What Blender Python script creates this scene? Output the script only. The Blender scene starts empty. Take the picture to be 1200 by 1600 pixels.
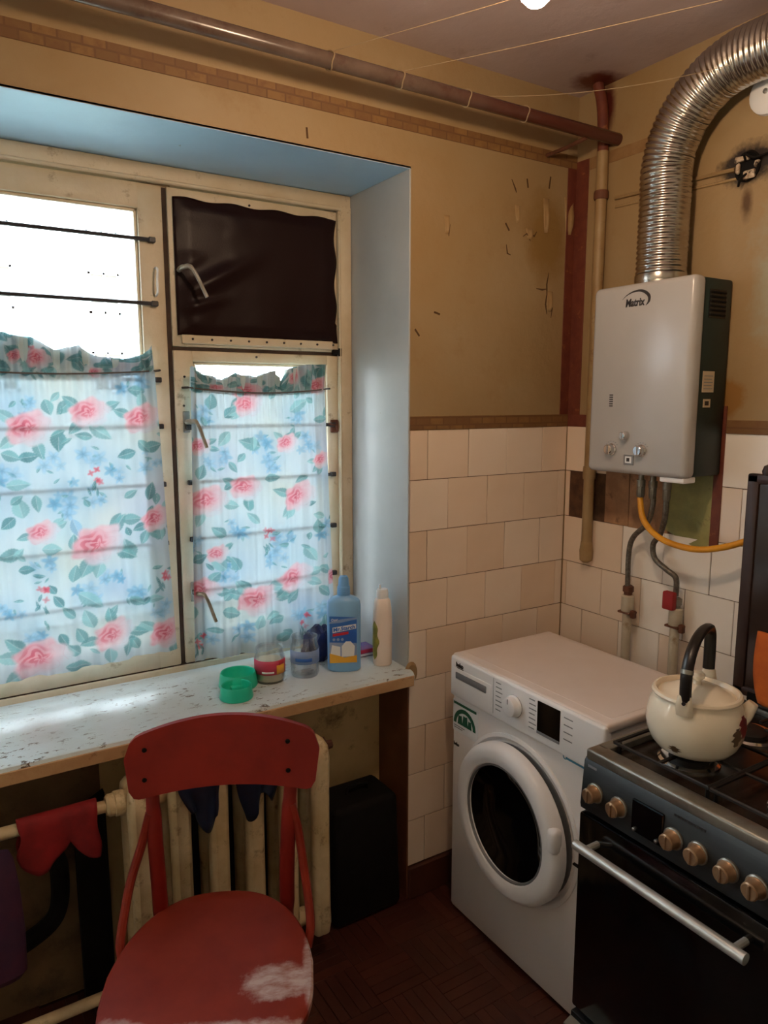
import bpy, bmesh, math, random
import numpy as np
from mathutils import Vector, Matrix, noise
random.seed(7)
R = math.radians
scn = bpy.context.scene
COL = scn.collection

# ------------------------------------------------------------------ camera
cam = bpy.data.objects.new('camera', bpy.data.cameras.new('camera'))
COL.objects.link(cam)
yaw, pitch = 0.5602, -0.1509
fw = Vector((math.sin(yaw)*math.cos(pitch), math.cos(yaw)*math.cos(pitch), math.sin(pitch)))
rt = Vector((math.cos(yaw), -math.sin(yaw), 0))
up = rt.cross(fw)
M = Matrix((rt, up, -fw)).transposed().to_4x4()
M.translation = Vector((-1.7881, -1.7250, 1.5349))
cam.matrix_world = M
cam.data.sensor_fit = 'VERTICAL'
cam.data.sensor_height = 36.0
cam.data.lens = 36.0*1147.2/1600.0
cam.data.clip_start = 0.02
cam.data.clip_end = 200
scn.camera = cam

# ------------------------------------------------------------------ world, light, exposure
SKY = 8.5
BULB = 150.0
world = bpy.data.worlds.new('overcast_sky')
scn.world = world
world.use_nodes = True
wn = world.node_tree.nodes; wl = world.node_tree.links
bgn = wn['Background']
tcw = wn.new('ShaderNodeTexCoord'); sepw = wn.new('ShaderNodeSeparateXYZ')
rampw = wn.new('ShaderNodeValToRGB')
wl.new(tcw.outputs['Generated'], sepw.inputs[0])
wl.new(sepw.outputs['Z'], rampw.inputs[0])
rampw.color_ramp.elements[0].position = 0.0
rampw.color_ramp.elements[0].color = (0.91, 0.965, 1.0, 1)
rampw.color_ramp.elements[1].position = 0.9
rampw.color_ramp.elements[1].color = (0.74, 0.89, 1.0, 1)
wl.new(rampw.outputs[0], bgn.inputs[0])
bgn.inputs[1].default_value = SKY
scn.view_settings.view_transform = 'Standard'
scn.view_settings.look = 'None'
scn.view_settings.gamma = 1.0
scn.view_settings.exposure = 1.5
scn.view_settings.use_curve_mapping = False
pl = bpy.data.lights.new('window_portal', 'AREA')   # a Cycles portal: guides skylight through the window opening
pl.shape = 'RECTANGLE'; pl.size = 1.90; pl.size_y = 1.42
pl.cycles.is_portal = True
po = bpy.data.objects.new('window_portal', pl)
po.location = (-1.57, 0.43, 1.45); po.rotation_euler = (R(-90), 0, 0)
COL.objects.link(po)

# ------------------------------------------------------------------ materials
def lin(c):
    out = []
    for v in c[:3]:
        v = v/255.0
        out.append(v/12.92 if v <= 0.04045 else ((v+0.055)/1.055)**2.4)
    return (*out, 1.0)

def base(name):
    m = bpy.data.materials.new(name); m.use_nodes = True
    return m, m.node_tree.nodes, m.node_tree.links, m.node_tree.nodes['Principled BSDF']

def nz(n, l, scale, detail=4, rough=0.6, coord='Object', stretch=None, off=0.0):
    tc = n.new('ShaderNodeTexCoord')
    t = n.new('ShaderNodeTexNoise')
    t.inputs['Scale'].default_value = scale
    t.inputs['Detail'].default_value = detail
    t.inputs['Roughness'].default_value = rough
    src = tc.outputs[coord]
    if stretch or off:
        mp = n.new('ShaderNodeMapping')
        if stretch: mp.inputs['Scale'].default_value = stretch
        mp.inputs['Location'].default_value = (off, off*1.7, off*0.6)
        l.new(src, mp.inputs[0]); src = mp.outputs[0]
    l.new(src, t.inputs['Vector'])
    return t.outputs['Fac']

def ramp(n, l, fac, p0, c0, p1, c1):
    r = n.new('ShaderNodeValToRGB')
    r.color_ramp.elements[0].position = p0; r.color_ramp.elements[0].color = c0
    r.color_ramp.elements[1].position = p1; r.color_ramp.elements[1].color = c1
    l.new(fac, r.inputs[0])
    return r.outputs[0]

def mix(n, l, fac, a, b, mode='MIX'):
    m = n.new('ShaderNodeMix'); m.data_type = 'RGBA'; m.blend_type = mode
    if isinstance(fac, (int, float)): m.inputs[0].default_value = fac
    else: l.new(fac, m.inputs[0])
    for s, v in ((6, a), (7, b)):
        if isinstance(v, tuple): m.inputs[s].default_value = v
        else: l.new(v, m.inputs[s])
    return m.outputs[2]

W, K = (1, 1, 1, 1), (0, 0, 0, 1)
def mask(n, l, fac, p0, p1):
    return ramp(n, l, fac, p0, K, p1, W)

def bump(n, l, b, fac, strength=0.3, dist=0.01):
    bn = n.new('ShaderNodeBump')
    bn.inputs['Strength'].default_value = strength; bn.inputs['Distance'].default_value = dist
    l.new(fac, bn.inputs['Height']); l.new(bn.outputs[0], b.inputs['Normal'])

def pm(name, c1, c2=None, scale=8, rough=0.5, metal=0.0, dirt=None, dscale=14, dp=(0.58, 0.72), bmp=0.0, bscale=60, spec=0.5, stretch=None, coat=0.0):
    """painted / plain material: two close tones, optional dirt blotches, optional fine relief"""
    m, n, l, b = base(name)
    c2 = c2 or c1
    col = mix(n, l, mask(n, l, nz(n, l, scale, stretch=stretch), 0.35, 0.65), lin(c1), lin(c2))
    if dirt:
        col = mix(n, l, mask(n, l, nz(n, l, dscale, 8, 0.7, off=3.1), *dp), col, lin(dirt))
    l.new(col, b.inputs['Base Color'])
    b.inputs['Roughness'].default_value = rough
    b.inputs['Metallic'].default_value = metal
    b.inputs['Specular IOR Level'].default_value = spec
    b.inputs['Coat Weight'].default_value = coat
    if bmp: bump(n, l, b, nz(n, l, bscale, 5), bmp, 0.004)
    return m

def glow(name, c, s):
    m, n, l, b = base(name)
    b.inputs['Base Color'].default_value = (0.8, 0.8, 0.8, 1)
    b.inputs['Emission Color'].default_value = (*c, 1); b.inputs['Emission Strength'].default_value = s
    return m

def thin_glass(name, tint=(0.92, 0.97, 0.97), gloss=0.08, rough=0.02, fres=0.8):
    m, n, l, b = base(name)
    n.remove(b)
    t = n.new('ShaderNodeBsdfTransparent'); t.inputs[0].default_value = (*tint, 1)
    g = n.new('ShaderNodeBsdfGlossy'); g.inputs['Roughness'].default_value = rough
    f = n.new('ShaderNodeLayerWeight'); f.inputs['Blend'].default_value = 0.25
    ml = n.new('ShaderNodeMath'); ml.operation = 'MULTIPLY_ADD'
    l.new(f.outputs['Fresnel'], ml.inputs[0]); ml.inputs[1].default_value = fres; ml.inputs[2].default_value = gloss*0.3
    mx = n.new('ShaderNodeMixShader')
    l.new(ml.outputs[0], mx.inputs[0]); l.new(t.outputs[0], mx.inputs[1]); l.new(g.outputs[0], mx.inputs[2])
    l.new(mx.outputs[0], n['Material Output'].inputs['Surface'])
    return m

def ellip(n, l, centre, radii, wob=0.0, wscale=9, soft=(0.7, 1.0)):
    """1 inside an ellipsoid with a wobbling edge (for a stain with its own shape)"""
    tc = n.new('ShaderNodeTexCoord')
    mp = n.new('ShaderNodeMapping'); mp.vector_type = 'POINT'
    mp.inputs['Location'].default_value = tuple(-c/r for c, r in zip(centre, radii))
    mp.inputs['Scale'].default_value = tuple(1/r for r in radii)
    l.new(tc.outputs['Object'], mp.inputs[0])
    ln = n.new('ShaderNodeVectorMath'); ln.operation = 'LENGTH'; l.new(mp.outputs[0], ln.inputs[0])
    v = ln.outputs['Value']
    if wob:
        ad = n.new('ShaderNodeMath'); ad.operation = 'MULTIPLY_ADD'
        l.new(nz(n, l, wscale, 5, 0.65, off=5.3), ad.inputs[0]); ad.inputs[1].default_value = wob
        l.new(v, ad.inputs[2])
        sb = n.new('ShaderNodeMath'); sb.operation = 'SUBTRACT'; l.new(ad.outputs[0], sb.inputs[0]); sb.inputs[1].default_value = wob*0.5
        v = sb.outputs[0]
    return ramp(n, l, v, soft[0], W, soft[1], K)

# wallpaper (yellow tan, old)
def wallpaper(name, right=False):
    m, n, l, b = base(name)
    c = mix(n, l, mask(n, l, nz(n, l, 2.2, 5), 0.35, 0.7), lin((158, 136, 102)), lin((149, 121, 80)))
    c = mix(n, l, mask(n, l, nz(n, l, 5, 8, 0.7, off=2.), 0.55, 0.75), c, lin((142, 112, 72)))
    if right:
        c = mix(n, l, ellip(n, l, (0, -0.86, 1.84), (1, 0.27, 0.33), 1.3, 5, (0.75, 1.15)), c, lin((156, 150, 128)))      # repainted pale patch
        c = mix(n, l, ellip(n, l, (0, -0.55, 1.54), (1, 0.07, 0.06), 0.8, 18), c, lin((140, 100, 45)))
        c = mix(n, l, ellip(n, l, (0, -0.578, 2.115), (1, 0.095, 0.058), 1.1, 26, (0.55, 1.15)), c, lin((34, 24, 16)))     # scorched round the junction box
        c = mix(n, l, ellip(n, l, (0, -0.575, 2.02), (1, 0.02, 0.05), 0.8, 30, (0.3, 1.1)), c, lin((90, 66, 40)))
        c = mix(n, l, ellip(n, l, (0, -0.115, 2.39), (1, 0.035, 0.09), 0.7, 22, (0.4, 1.1)), c, lin((82, 26, 16)))       # rust run by the riser
    else:
        c = mix(n, l, ellip(n, l, (-0.12, 0, 2.03), (0.10, 1, 0.16), 0.9, 14, (0.5, 1.1)), c, lin((136, 106, 58)))
    l.new(c, b.inputs['Base Color']); b.inputs['Roughness'].default_value = 0.55
    bump(n, l, b, nz(n, l, 16, 6), 0.25, 0.01)
    return m

M_paper = wallpaper('old_wallpaper')
M_paper_r = wallpaper('old_wallpaper_right', True)
def ceil_mat():
    m, n, l, b = base('grimy_ceiling')
    c = mix(n, l, mask(n, l, nz(n, l, 1.6, 5), 0.3, 0.7), lin((192, 176, 176)), lin((168, 150, 148)))
    c = mix(n, l, mask(n, l, nz(n, l, 7, 6, 0.7, off=4), 0.6, 0.8), c, lin((146, 124, 114)))
    c = mix(n, l, ellip(n, l, (-0.04, -0.11, 2.45), (0.09, 0.085, 1), 0.8, 20, (0.5, 1.1)), c, lin((92, 34, 22)))
    l.new(c, b.inputs['Base Color']); b.inputs['Roughness'].default_value = 0.45
    bump(n, l, b, nz(n, l, 22, 5), 0.2, 0.01)
    return m
M_ceil = ceil_mat()
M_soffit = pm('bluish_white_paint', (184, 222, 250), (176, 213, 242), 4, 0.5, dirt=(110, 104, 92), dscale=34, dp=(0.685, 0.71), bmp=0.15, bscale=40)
M_reveal = pm('reveal_white_paint', (176, 178, 178), (166, 169, 170), 4, 0.5, dirt=(150, 140, 120), dscale=22, dp=(0.70, 0.76), bmp=0.15, bscale=40)
M_wall_pale = pm('pale_cream_wall', (236, 226, 206), (228, 216, 192), 3, 0.6)  # for the unseen walls, kept pale to bounce more light into the room
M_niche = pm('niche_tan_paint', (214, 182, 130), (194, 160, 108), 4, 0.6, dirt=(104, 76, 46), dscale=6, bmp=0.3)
M_niche_shade = pm('niche_brown_sill_shade', (128, 100, 68), (104, 78, 52), 5, 0.7, dirt=(60, 44, 30), dscale=5, dp=(0.5, 0.65), bmp=0.3)  # sill's shade on the left of the niche, put into the paint colour
M_brown = pm('brown_oil_paint', (118, 72, 46), (100, 58, 38), 5, 0.45, bmp=0.2)
M_tile = [pm('cream_tile_%s' % nme, a, bb, 3, 0.22, dirt=dd, dscale=5, dp=(0.62, 0.9)) for nme, a, bb, dd in (
    ('plain', (232, 212, 192), (226, 204, 182), (204, 174, 142)), ('warm', (228, 206, 184), (220, 196, 172), (196, 164, 128)),
    ('pale', (234, 218, 202), (228, 210, 192), (206, 180, 152)),
    ('white', (242, 236, 228), (238, 230, 220), (214, 196, 168)))]
M_grout = pm('dark_grout', (96, 66, 44), (70, 46, 30), 30, 0.9)
M_frame = pm('old_cream_window_paint', (206, 192, 166), (190, 172, 142), 6, 0.45, dirt=(112, 84, 54), dscale=16, dp=(0.60, 0.76), bmp=0.35, bscale=45)
M_frame_dk = pm('dark_window_gap', (70, 52, 38), (48, 36, 28), 20, 0.8)  # dark brown strips set in the gaps between sashes
def sill_mat():
    m, n, l, b = base('chipped_sill_paint')
    c = mix(n, l, mask(n, l, nz(n, l, 5, 5), 0.35, 0.7), lin((208, 219, 222)), lin((194, 202, 200)))
    chip = mask(n, l, nz(n, l, 60, 4, 0.75, stretch=(0.45, 1, 1)), 0.585, 0.605)
    zone = mask(n, l, nz(n, l, 4.5, 3, off=6), 0.40, 0.60)
    mm = n.new('ShaderNodeMath'); mm.operation = 'MULTIPLY'; l.new(chip, mm.inputs[0]); l.new(zone, mm.inputs[1])
    c = mix(n, l, mm.outputs[0], c, lin((92, 74, 56)))
    l.new(c, b.inputs['Base Color']); b.inputs['Roughness'].default_value = 0.3
    bump(n, l, b, nz(n, l, 60, 4, 0.75, stretch=(0.45, 1, 1)), 0.25, 0.004)
    return m
M_sill = sill_mat()
M_silledge = pm('tan_sill_edge_paint', (196, 158, 116), (180, 140, 98), 8, 0.45, dirt=(120, 88, 56), dscale=20, bmp=0.3)
M_floor_base = pm('floor_joint_dark', (44, 24, 18), None, 5, 0.7)
M_parq = [pm('parquet_%s' % a, c, d, 14, 0.4, stretch=(1, 1, 1)) for a, c, d in (
    ('dark', (78, 40, 31), (64, 31, 24)), ('mid', (86, 44, 33), (70, 35, 26)), ('red', (92, 48, 36), (74, 36, 28)))]
M_base = pm('brown_skirting', (92, 50, 34), (70, 38, 28), 6, 0.5)
def border_mat(name, axis):
    """printed wallpaper border: golden blocks on brown"""
    m, n, l, b = base(name)
    tc = n.new('ShaderNodeTexCoord'); mp = n.new('ShaderNodeMapping')
    mp.inputs['Scale'].default_value = (1, 1, 1)
    if axis == 'x': mp.inputs['Rotation'].default_value = (R(-90), 0, 0)
    l.new(tc.outputs['Object'], mp.inputs[0])
    br = n.new('ShaderNodeTexBrick')
    br.inputs['Scale'].default_value = 26
    br.inputs['Mortar Size'].default_value = 0.06
    br.inputs['Color1'].default_value = lin((134, 100, 56)); br.inputs['Color2'].default_value = lin((112, 80, 46))
    br.inputs['Mortar'].default_value = lin((104, 72, 42))
    br.inputs['Brick Width'].default_value = 1.25; br.inputs['Row Height'].default_value = 0.56
    l.new(mp.outputs[0], br.inputs['Vector'])
    c = mix(n, l, mask(n, l, nz(n, l, 30, 6, 0.7), 0.45, 0.7), br.outputs['Color'], lin((112, 76, 44)))
    l.new(c, b.inputs['Base Color']); b.inputs['Roughness'].default_value = 0.6
    return m
M_border_x = border_mat('border_paper', 'x')
M_border_red = pm('border_paper_red', (112, 56, 36), (96, 42, 30), 30, 0.6, dirt=(140, 88, 48), dscale=40, dp=(0.6, 0.68))
M_border_faded = pm('faded_border_paper', (146, 114, 74), (134, 100, 62), 30, 0.6)
M_white = pm('white_enamel', (238, 234, 234), (232, 228, 227), 3, 0.28)
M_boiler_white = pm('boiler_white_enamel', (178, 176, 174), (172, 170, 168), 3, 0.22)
M_white_worn = pm('white_appliance_top', (232, 222, 218), (226, 214, 208), 4, 0.35)
M_plastic_w = pm('white_plastic', (240, 239, 241), None, 3, 0.35)
M_grey = pm('grey_plastic', (120, 122, 126), None, 6, 0.4)
M_silver = pm('silver_knob', (200, 202, 206), None, 6, 0.25, metal=0.9)
M_black = pm('black_gloss', (8, 8, 9), None, 6, 0.12)
M_blackm = pm('black_matte', (14, 13, 13), (20, 18, 17), 30, 0.8, spec=0.2)
M_black_plastic = pm('black_bakelite', (16, 14, 14), (24, 20, 20), 20, 0.35)
M_green = pm('dark_green_casing', (22, 44, 40), (18, 36, 34), 6, 0.45)
M_alu = pm('aluminium_duct', (196, 192, 186), (178, 172, 164), 20, 0.24, metal=1.0)
M_steel = pm('brushed_steel', (70, 73, 75), (56, 59, 61), 40, 0.42, metal=0.8, stretch=(1, 0.05, 1))
M_steel_worn = pm('worn_steel_edge', (150, 148, 140), (124, 118, 108), 12, 0.35, metal=0.7)
M_handle_steel = pm('satin_handle', (206, 206, 202), (188, 188, 184), 20, 0.35, metal=0.6)
M_chrome = pm('chrome', (214, 214, 214), None, 6, 0.12, metal=1.0)
M_hob = pm('brown_black_hob', (40, 28, 22), (24, 17, 14), 10, 0.25)
M_iron = pm('cast_iron', (18, 16, 15), (30, 26, 24), 40, 0.55)
M_knob = pm('amber_steel_knob', (168, 136, 104), (140, 110, 82), 20, 0.35, metal=0.5)
def pipe_mat():
    m, n, l, b = base('brown_painted_pipe')
    c = mix(n, l, mask(n, l, nz(n, l, 14), 0.35, 0.65), lin((98, 82, 72)), lin((84, 68, 58)))
    c = mix(n, l, mask(n, l, nz(n, l, 10, 8, 0.7, off=3.1), 0.55, 0.7), c, lin((70, 42, 32)))
    c = mix(n, l, ellip(n, l, (1.2, 0, 0), (0.75, 1, 1), 0.5, 12, (0.45, 1.1)), c, lin((80, 42, 33)))
    l.new(c, b.inputs['Base Color']); b.inputs['Roughness'].default_value = 0.24
    return m
M_pipe = pipe_mat()
M_pipe_y = pm('yellow_painted_pipe', (156, 132, 94), (144, 114, 74), 10, 0.5, dirt=(104, 68, 42), dscale=12)
M_rust = pm('rusty_iron', (104, 62, 40), (78, 44, 28), 30, 0.7)
M_pvc = pm('old_white_pipe', (196, 186, 166), (180, 168, 146), 12, 0.4, dirt=(140, 116, 82), dscale=20)
M_flex = pm('braided_hose', (126, 122, 114), (92, 88, 82), 120, 0.4, metal=0.7)
M_yellow = pm('yellow_gas_hose', (226, 158, 32), (206, 138, 24), 20, 0.45)
M_redv = pm('red_valve', (150, 26, 28), None, 10, 0.45)
M_rad = pm('old_radiator_paint', (222, 202, 164), (200, 176, 132), 10, 0.4, dirt=(120, 90, 54), dscale=18, dp=(0.56, 0.72), bmp=0.3)
M_wood_red = pm('red_painted_wood', (140, 44, 28), (120, 34, 24), 8, 0.35, dirt=(92, 24, 18), dscale=9, dp=(0.55, 0.8), spec=0.3)
M_wood_dark = pm('dark_red_painted_wood', (140, 36, 26), (122, 28, 22), 8, 0.45, spec=0.25)
def seat_mat():
    m, n, l, b = base('worn_red_seat')
    c = mix(n, l, mask(n, l, nz(n, l, 7, 5), 0.35, 0.7), lin((136, 46, 28)), lin((118, 35, 22)))
    pale = mix(n, l, mask(n, l, nz(n, l, 40, 6, 0.7, stretch=(0.4, 1, 1)), 0.4, 0.65), lin((186, 164, 160)), lin((150, 96, 84)))
    for ce, ra, wo in (((0.130, -0.050, 0.46), (0.075, 0.052, 1), 1.1), ((0.0, -0.170, 0.46), (0.24, 0.045, 1), 1.0), ((0.197, -0.03, 0.46), (0.024, 0.13, 1), 0.7), ((-0.15, -0.15, 0.46), (0.06, 0.05, 1), 0.7)):
        c = mix(n, l, ellip(n, l, ce, ra, wo, 26, (0.7, 1.0)), c, pale)
    l.new(c, b.inputs['Base Color']); b.inputs['Roughness'].default_value = 0.5; b.inputs['Specular IOR Level'].default_value = 0.22
    return m
M_seat = seat_mat()
def leather_mat():
    m, n, l, b = base('brown_leatherette')
    b.inputs['Base Color'].default_value = lin((30, 13, 13)); b.inputs['Roughness'].default_value = 0.36; b.inputs['Specular IOR Level'].default_value = 0.16
    bump(n, l, b, nz(n, l, 260, 3), 0.15, 0.002)
    return m
M_leather = leather_mat()
M_glass = thin_glass('window_glass', (0.96, 0.97, 0.975))
M_jar = thin_glass('jar_glass', (0.985, 0.99, 0.99), 0.3, 0.12, 0.35)
M_porthole = pm('dark_porthole_glass', (16, 15, 16), (10, 9, 10), 4, 0.06)
M_teal = pm('teal_green_plastic', (40, 214, 178), (34, 202, 168), 5, 0.3)
M_blue = pm('blue_bottle_plastic', (132, 186, 232), (126, 178, 226), 5, 0.3)
M_bluecap = pm('blue_cap_plastic', (112, 170, 226), None, 5, 0.3)
M_label_blue = pm('label_blue', (40, 96, 186), (56, 120, 202), 12, 0.4)
M_label_pale = pm('label_pale_blue', (120, 150, 200), (150, 168, 204), 18, 0.4)
M_label_red = pm('label_red', (200, 44, 60), None, 8, 0.4)
M_label_pink = pm('label_pink', (206, 66, 96), (190, 50, 84), 8, 0.4)
M_label_yel = pm('label_yellow', (236, 182, 60), (226, 160, 40), 8, 0.4)
M_paper_w = pm('white_print', (228, 230, 232), None, 8, 0.5)
M_cream = pm('cream_bottle_plastic', (244, 228, 216), (238, 220, 206), 6, 0.4)
M_olive = pm('olive_print', (190, 176, 70), (120, 128, 60), 30, 0.4)
M_wax = pm('pale_contents', (206, 204, 178), (196, 190, 160), 8, 0.5)
M_navy = pm('navy_plastic_bag', (20, 32, 74), (34, 56, 116), 14, 0.3)
M_bagblue = pm('dark_blue_cloth', (10, 18, 40), (16, 30, 62), 14, 0.45)
M_pinkbox = pm('blue_pink_carton', (70, 96, 170), (150, 90, 130), 22, 0.5)
M_enamel = pm('cream_kettle_enamel', (238, 226, 204), (230, 216, 192), 5, 0.16, dirt=(150, 132, 96), dscale=9, dp=(0.66, 0.85))
M_tan = pm('kettle_stain_print', (84, 66, 48), (116, 90, 60), 26, 0.4)
M_redprint = pm('kettle_red_print', (142, 32, 30), (96, 22, 24), 40, 0.35)
M_orange = pm('orange_quilted_cloth', (206, 104, 34), (190, 90, 28), 18, 0.85, bmp=0.4)
M_lidglass = pm('dark_brown_lid_glass', (58, 46, 42), (48, 38, 34), 4, 0.12)
M_lidframe = pm('brown_lid_frame', (52, 30, 22), (40, 22, 18), 10, 0.4)
M_plaster_b = pm('brown_bare_plaster', (176, 132, 96), (140, 104, 76), 12, 0.8, dirt=(84, 58, 42), dscale=16, bmp=0.5)
M_plaster_g = pm('green_old_paint', (158, 152, 92), (126, 128, 82), 10, 0.6, dirt=(96, 80, 50), dscale=16, bmp=0.4)
M_red_cloth = pm('red_cloth', (150, 22, 26), (120, 14, 20), 14, 0.8)
M_purple = pm('purple_bag_cloth', (58, 30, 62), (76, 34, 60), 14, 0.7, dirt=(110, 70, 96), dscale=24, dp=(0.66, 0.7))
M_ceramic = pm('sooty_ceramic', (206, 190, 168), (150, 126, 100), 60, 0.6, dirt=(50, 38, 30), dscale=60, dp=(0.5, 0.6))
M_string = pm('pale_cord', (150, 130, 100), None, 30, 0.7)
M_ink = pm('dark_ink', (38, 34, 34), None, 8, 0.5)
M_inkgrey = pm('grey_print', (130, 132, 138), None, 8, 0.5)
M_inkgreen = pm('green_print', (24, 96, 70), None, 8, 0.5)
M_inkblue = pm('teal_print', (70, 140, 170), None, 8, 0.5)
M_twine = pm('grey_twine', (96, 92, 90), None, 30, 0.8)
M_bar = pm('dark_iron_bar', (48, 44, 46), (36, 32, 34), 20, 0.5)
M_handle = pm('painted_iron_handle', (156, 150, 138), (126, 118, 104), 30, 0.45)
M_facade = pm('pale_facade', (226, 228, 222), (214, 218, 214), 0.4, 0.8)
M_facwin = pm('facade_window_glass', (98, 92, 84), (88, 84, 76), 0.6, 0.9, spec=0.0)
M_ground = pm('yard_ground', (130, 136, 126), (110, 116, 104), 0.5, 0.9)
M_sticker = pm('cream_sticker', (196, 178, 150), None, 20, 0.5)
M_flake = pm('loose_wallpaper', (160, 132, 92), (148, 118, 76), 20, 0.6)
M_crack = pm('wall_crack', (78, 54, 28), None, 20, 0.9)

# ------------------------------------------------------------------ geometry helpers
def BM(): return bmesh.new()

def box(bm, x0, x1, y0, y1, z0, z1, bev=0.0, seg=1):
    r = bmesh.ops.create_cube(bm, size=1.0)
    v = r['verts']
    bmesh.ops.scale(bm, vec=(abs(x1-x0), abs(y1-y0), abs(z1-z0)), verts=v)
    bmesh.ops.translate(bm, vec=((x0+x1)/2, (y0+y1)/2, (z0+z1)/2), verts=v)
    if bev:
        es = list({e for q in v for e in q.link_edges})
        bmesh.ops.bevel(bm, geom=es, offset=bev, segments=seg, affect='EDGES', profile=0.5)

def ring_faces(bm, rings, closed=True, caps=True):
    for a, b in zip(rings[:-1], rings[1:]):
        k = len(a)
        for i in range(k if closed else k-1):
            j = (i+1) % k
            bm.faces.new((a[i], a[j], b[j], b[i]))
    if caps:
        bm.faces.new(list(reversed(rings[0]))); bm.faces.new(rings[-1])

def lathe(bm, prof, c=(0, 0, 0), axis='z', seg=32, caps=True, sx=1.0, sy=1.0):
    rings = []
    for r, h in prof:
        ring = []
        for i in range(seg):
            t = 2*math.pi*i/seg
            a, b_ = r*math.cos(t)*sx, r*math.sin(t)*sy
            if axis == 'z': p = (a, b_, h)
            elif axis == 'x': p = (h, a, b_)
            else: p = (b_, h, a)
            ring.append(bm.verts.new((p[0]+c[0], p[1]+c[1], p[2]+c[2])))
        rings.append(ring)
    ring_faces(bm, rings, True, caps)

def catmull(pts, n=8):
    P = [Vector(p) for p in pts]
    P = [2*P[0]-P[1]] + P + [2*P[-1]-P[-2]]
    out = []
    for i in range(1, len(P)-2):
        for k in range(n):
            t = k/n
            a, b_, c, d = P[i-1], P[i], P[i+1], P[i+2]
            out.append(0.5*((2*b_)+(-a+c)*t+(2*a-5*b_+4*c-d)*t*t+(-a+3*b_-3*c+d)*t**3))
    out.append(P[-2])
    return out

def tube(bm, pts, r, seg=10, caps=True, flat=1.0, up=None):
    P = [Vector(p) for p in pts]
    rr = r if isinstance(r, (list, tuple)) else [r]*len(P)
    if len(rr) != len(P):
        rr = [rr[min(int(i*len(rr)/len(P)), len(rr)-1)] for i in range(len(P))]
    T = [(P[min(i+1, len(P)-1)]-P[max(i-1, 0)]).normalized() for i in range(len(P))]
    nrm = Vector(up) if up else Vector((0, 0, 1))
    if abs(T[0].dot(nrm)) > 0.95: nrm = Vector((1, 0, 0))
    rings = []
    for p, t, rad in zip(P, T, rr):
        nrm = (nrm - t*nrm.dot(t)).normalized()
        bi = t.cross(nrm)
        rings.append([bm.verts.new(p+nrm*math.cos(2*math.pi*k/seg)*rad+bi*math.sin(2*math.pi*k/seg)*rad*flat) for k in range(seg)])
    ring_faces(bm, rings, True, caps)

def prism(bm, outline, to3, depth):
    """extrude a 2-D outline; to3(u, v, d) -> point, d from 0 to depth"""
    a = [bm.verts.new(to3(u, v, 0)) for u, v in outline]
    b_ = [bm.verts.new(to3(u, v, depth)) for u, v in outline]
    ring_faces(bm, [a, b_])

def grid(bm, nu, nv, f):
    V = [[bm.verts.new(f(i/nu, j/nv)) for j in range(nv+1)] for i in range(nu+1)]
    for i in range(nu):
        for j in range(nv):
            bm.faces.new((V[i][j], V[i+1][j], V[i+1][j+1], V[i][j+1]))

def off(o):
    v = Vector((0, 0, 0))
    while o is not None:
        v += o.location; o = o.parent
    return v

def obj(name, bm, m, parent=None, smooth=True, local=False, angle=35):
    """link a bmesh as ONE object; coordinates are room coordinates unless local"""
    bmesh.ops.recalc_face_normals(bm, faces=bm.faces)
    if parent is not None and not local:
        bmesh.ops.translate(bm, vec=-off(parent), verts=bm.verts)
    me = bpy.data.meshes.new(name)
    bm.to_mesh(me); bm.free()
    me.materials.append(m)
    if smooth:
        me.polygons.foreach_set('use_smooth', [True]*len(me.polygons))
        me.set_sharp_from_angle(angle=R(angle))
    o = bpy.data.objects.new(name, me); COL.objects.link(o)
    if parent is not None: o.parent = parent
    return o

def tag(o, label=None, cat=None, group=None, kind=None):
    if label: o['label'] = label
    if cat: o['category'] = cat
    if group: o['group'] = group
    if kind: o['kind'] = kind
    return o

def thing(name, label, cat, loc, rz=0.0, group=None):
    o = bpy.data.objects.new(name, None); o.empty_display_size = 0.05
    o.location = loc; o.rotation_euler = (0, 0, rz); COL.objects.link(o)
    return tag(o, label, cat, group)

def copy_tree(o, parent=None):
    c = o.copy(); COL.objects.link(c)
    if parent is not None: c.parent = parent
    for ch in list(o.children): copy_tree(ch, c)
    return c

def struct(name, bm, m, parent=None, **kw):
    o = obj(name, bm, m, parent, **kw)
    if parent is None: o['kind'] = 'structure'
    return o

def text(name, s, size, m, parent, origin, ux, uy, width=None, shear=0.0, depth=0.0006, bold=0.0):
    """flat lettering: origin = left end of the baseline, ux / uy = reading and up directions"""
    cu = bpy.data.curves.new(name, 'FONT'); cu.body = s; cu.size = size; cu.extrude = depth; cu.shear = shear; cu.offset = bold
    cu.resolution_u = 3
    t = bpy.data.objects.new('tmp', cu); COL.objects.link(t)
    dg = bpy.context.evaluated_depsgraph_get()
    me = bpy.data.meshes.new_from_object(t.evaluated_get(dg))
    bpy.data.objects.remove(t); bpy.data.curves.remove(cu)
    bm = BM(); bm.from_mesh(me); bpy.data.meshes.remove(me)
    ux, uy = Vector(ux).normalized(), Vector(uy).normalized(); uz = ux.cross(uy)
    xs = [v.co.x for v in bm.verts]
    k = (width/(max(xs)-min(xs))) if width else 1.0
    for v in bm.verts: v.co = Vector(origin)+ux*(v.co.x-min(xs))*k+uy*v.co.y+uz*v.co.z
    return obj(name, bm, m, parent, smooth=False)

# ------------------------------------------------------------------ room shell
XL, YB, ZC = -2.55, -2.75, 2.45         # left wall, wall behind the viewer, ceiling
bm = BM(); box(bm, XL-0.1, 0.1, YB-0.1, 0.45, -0.08, -0.006)
floor = struct('floor', bm, M_floor_base)
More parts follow.
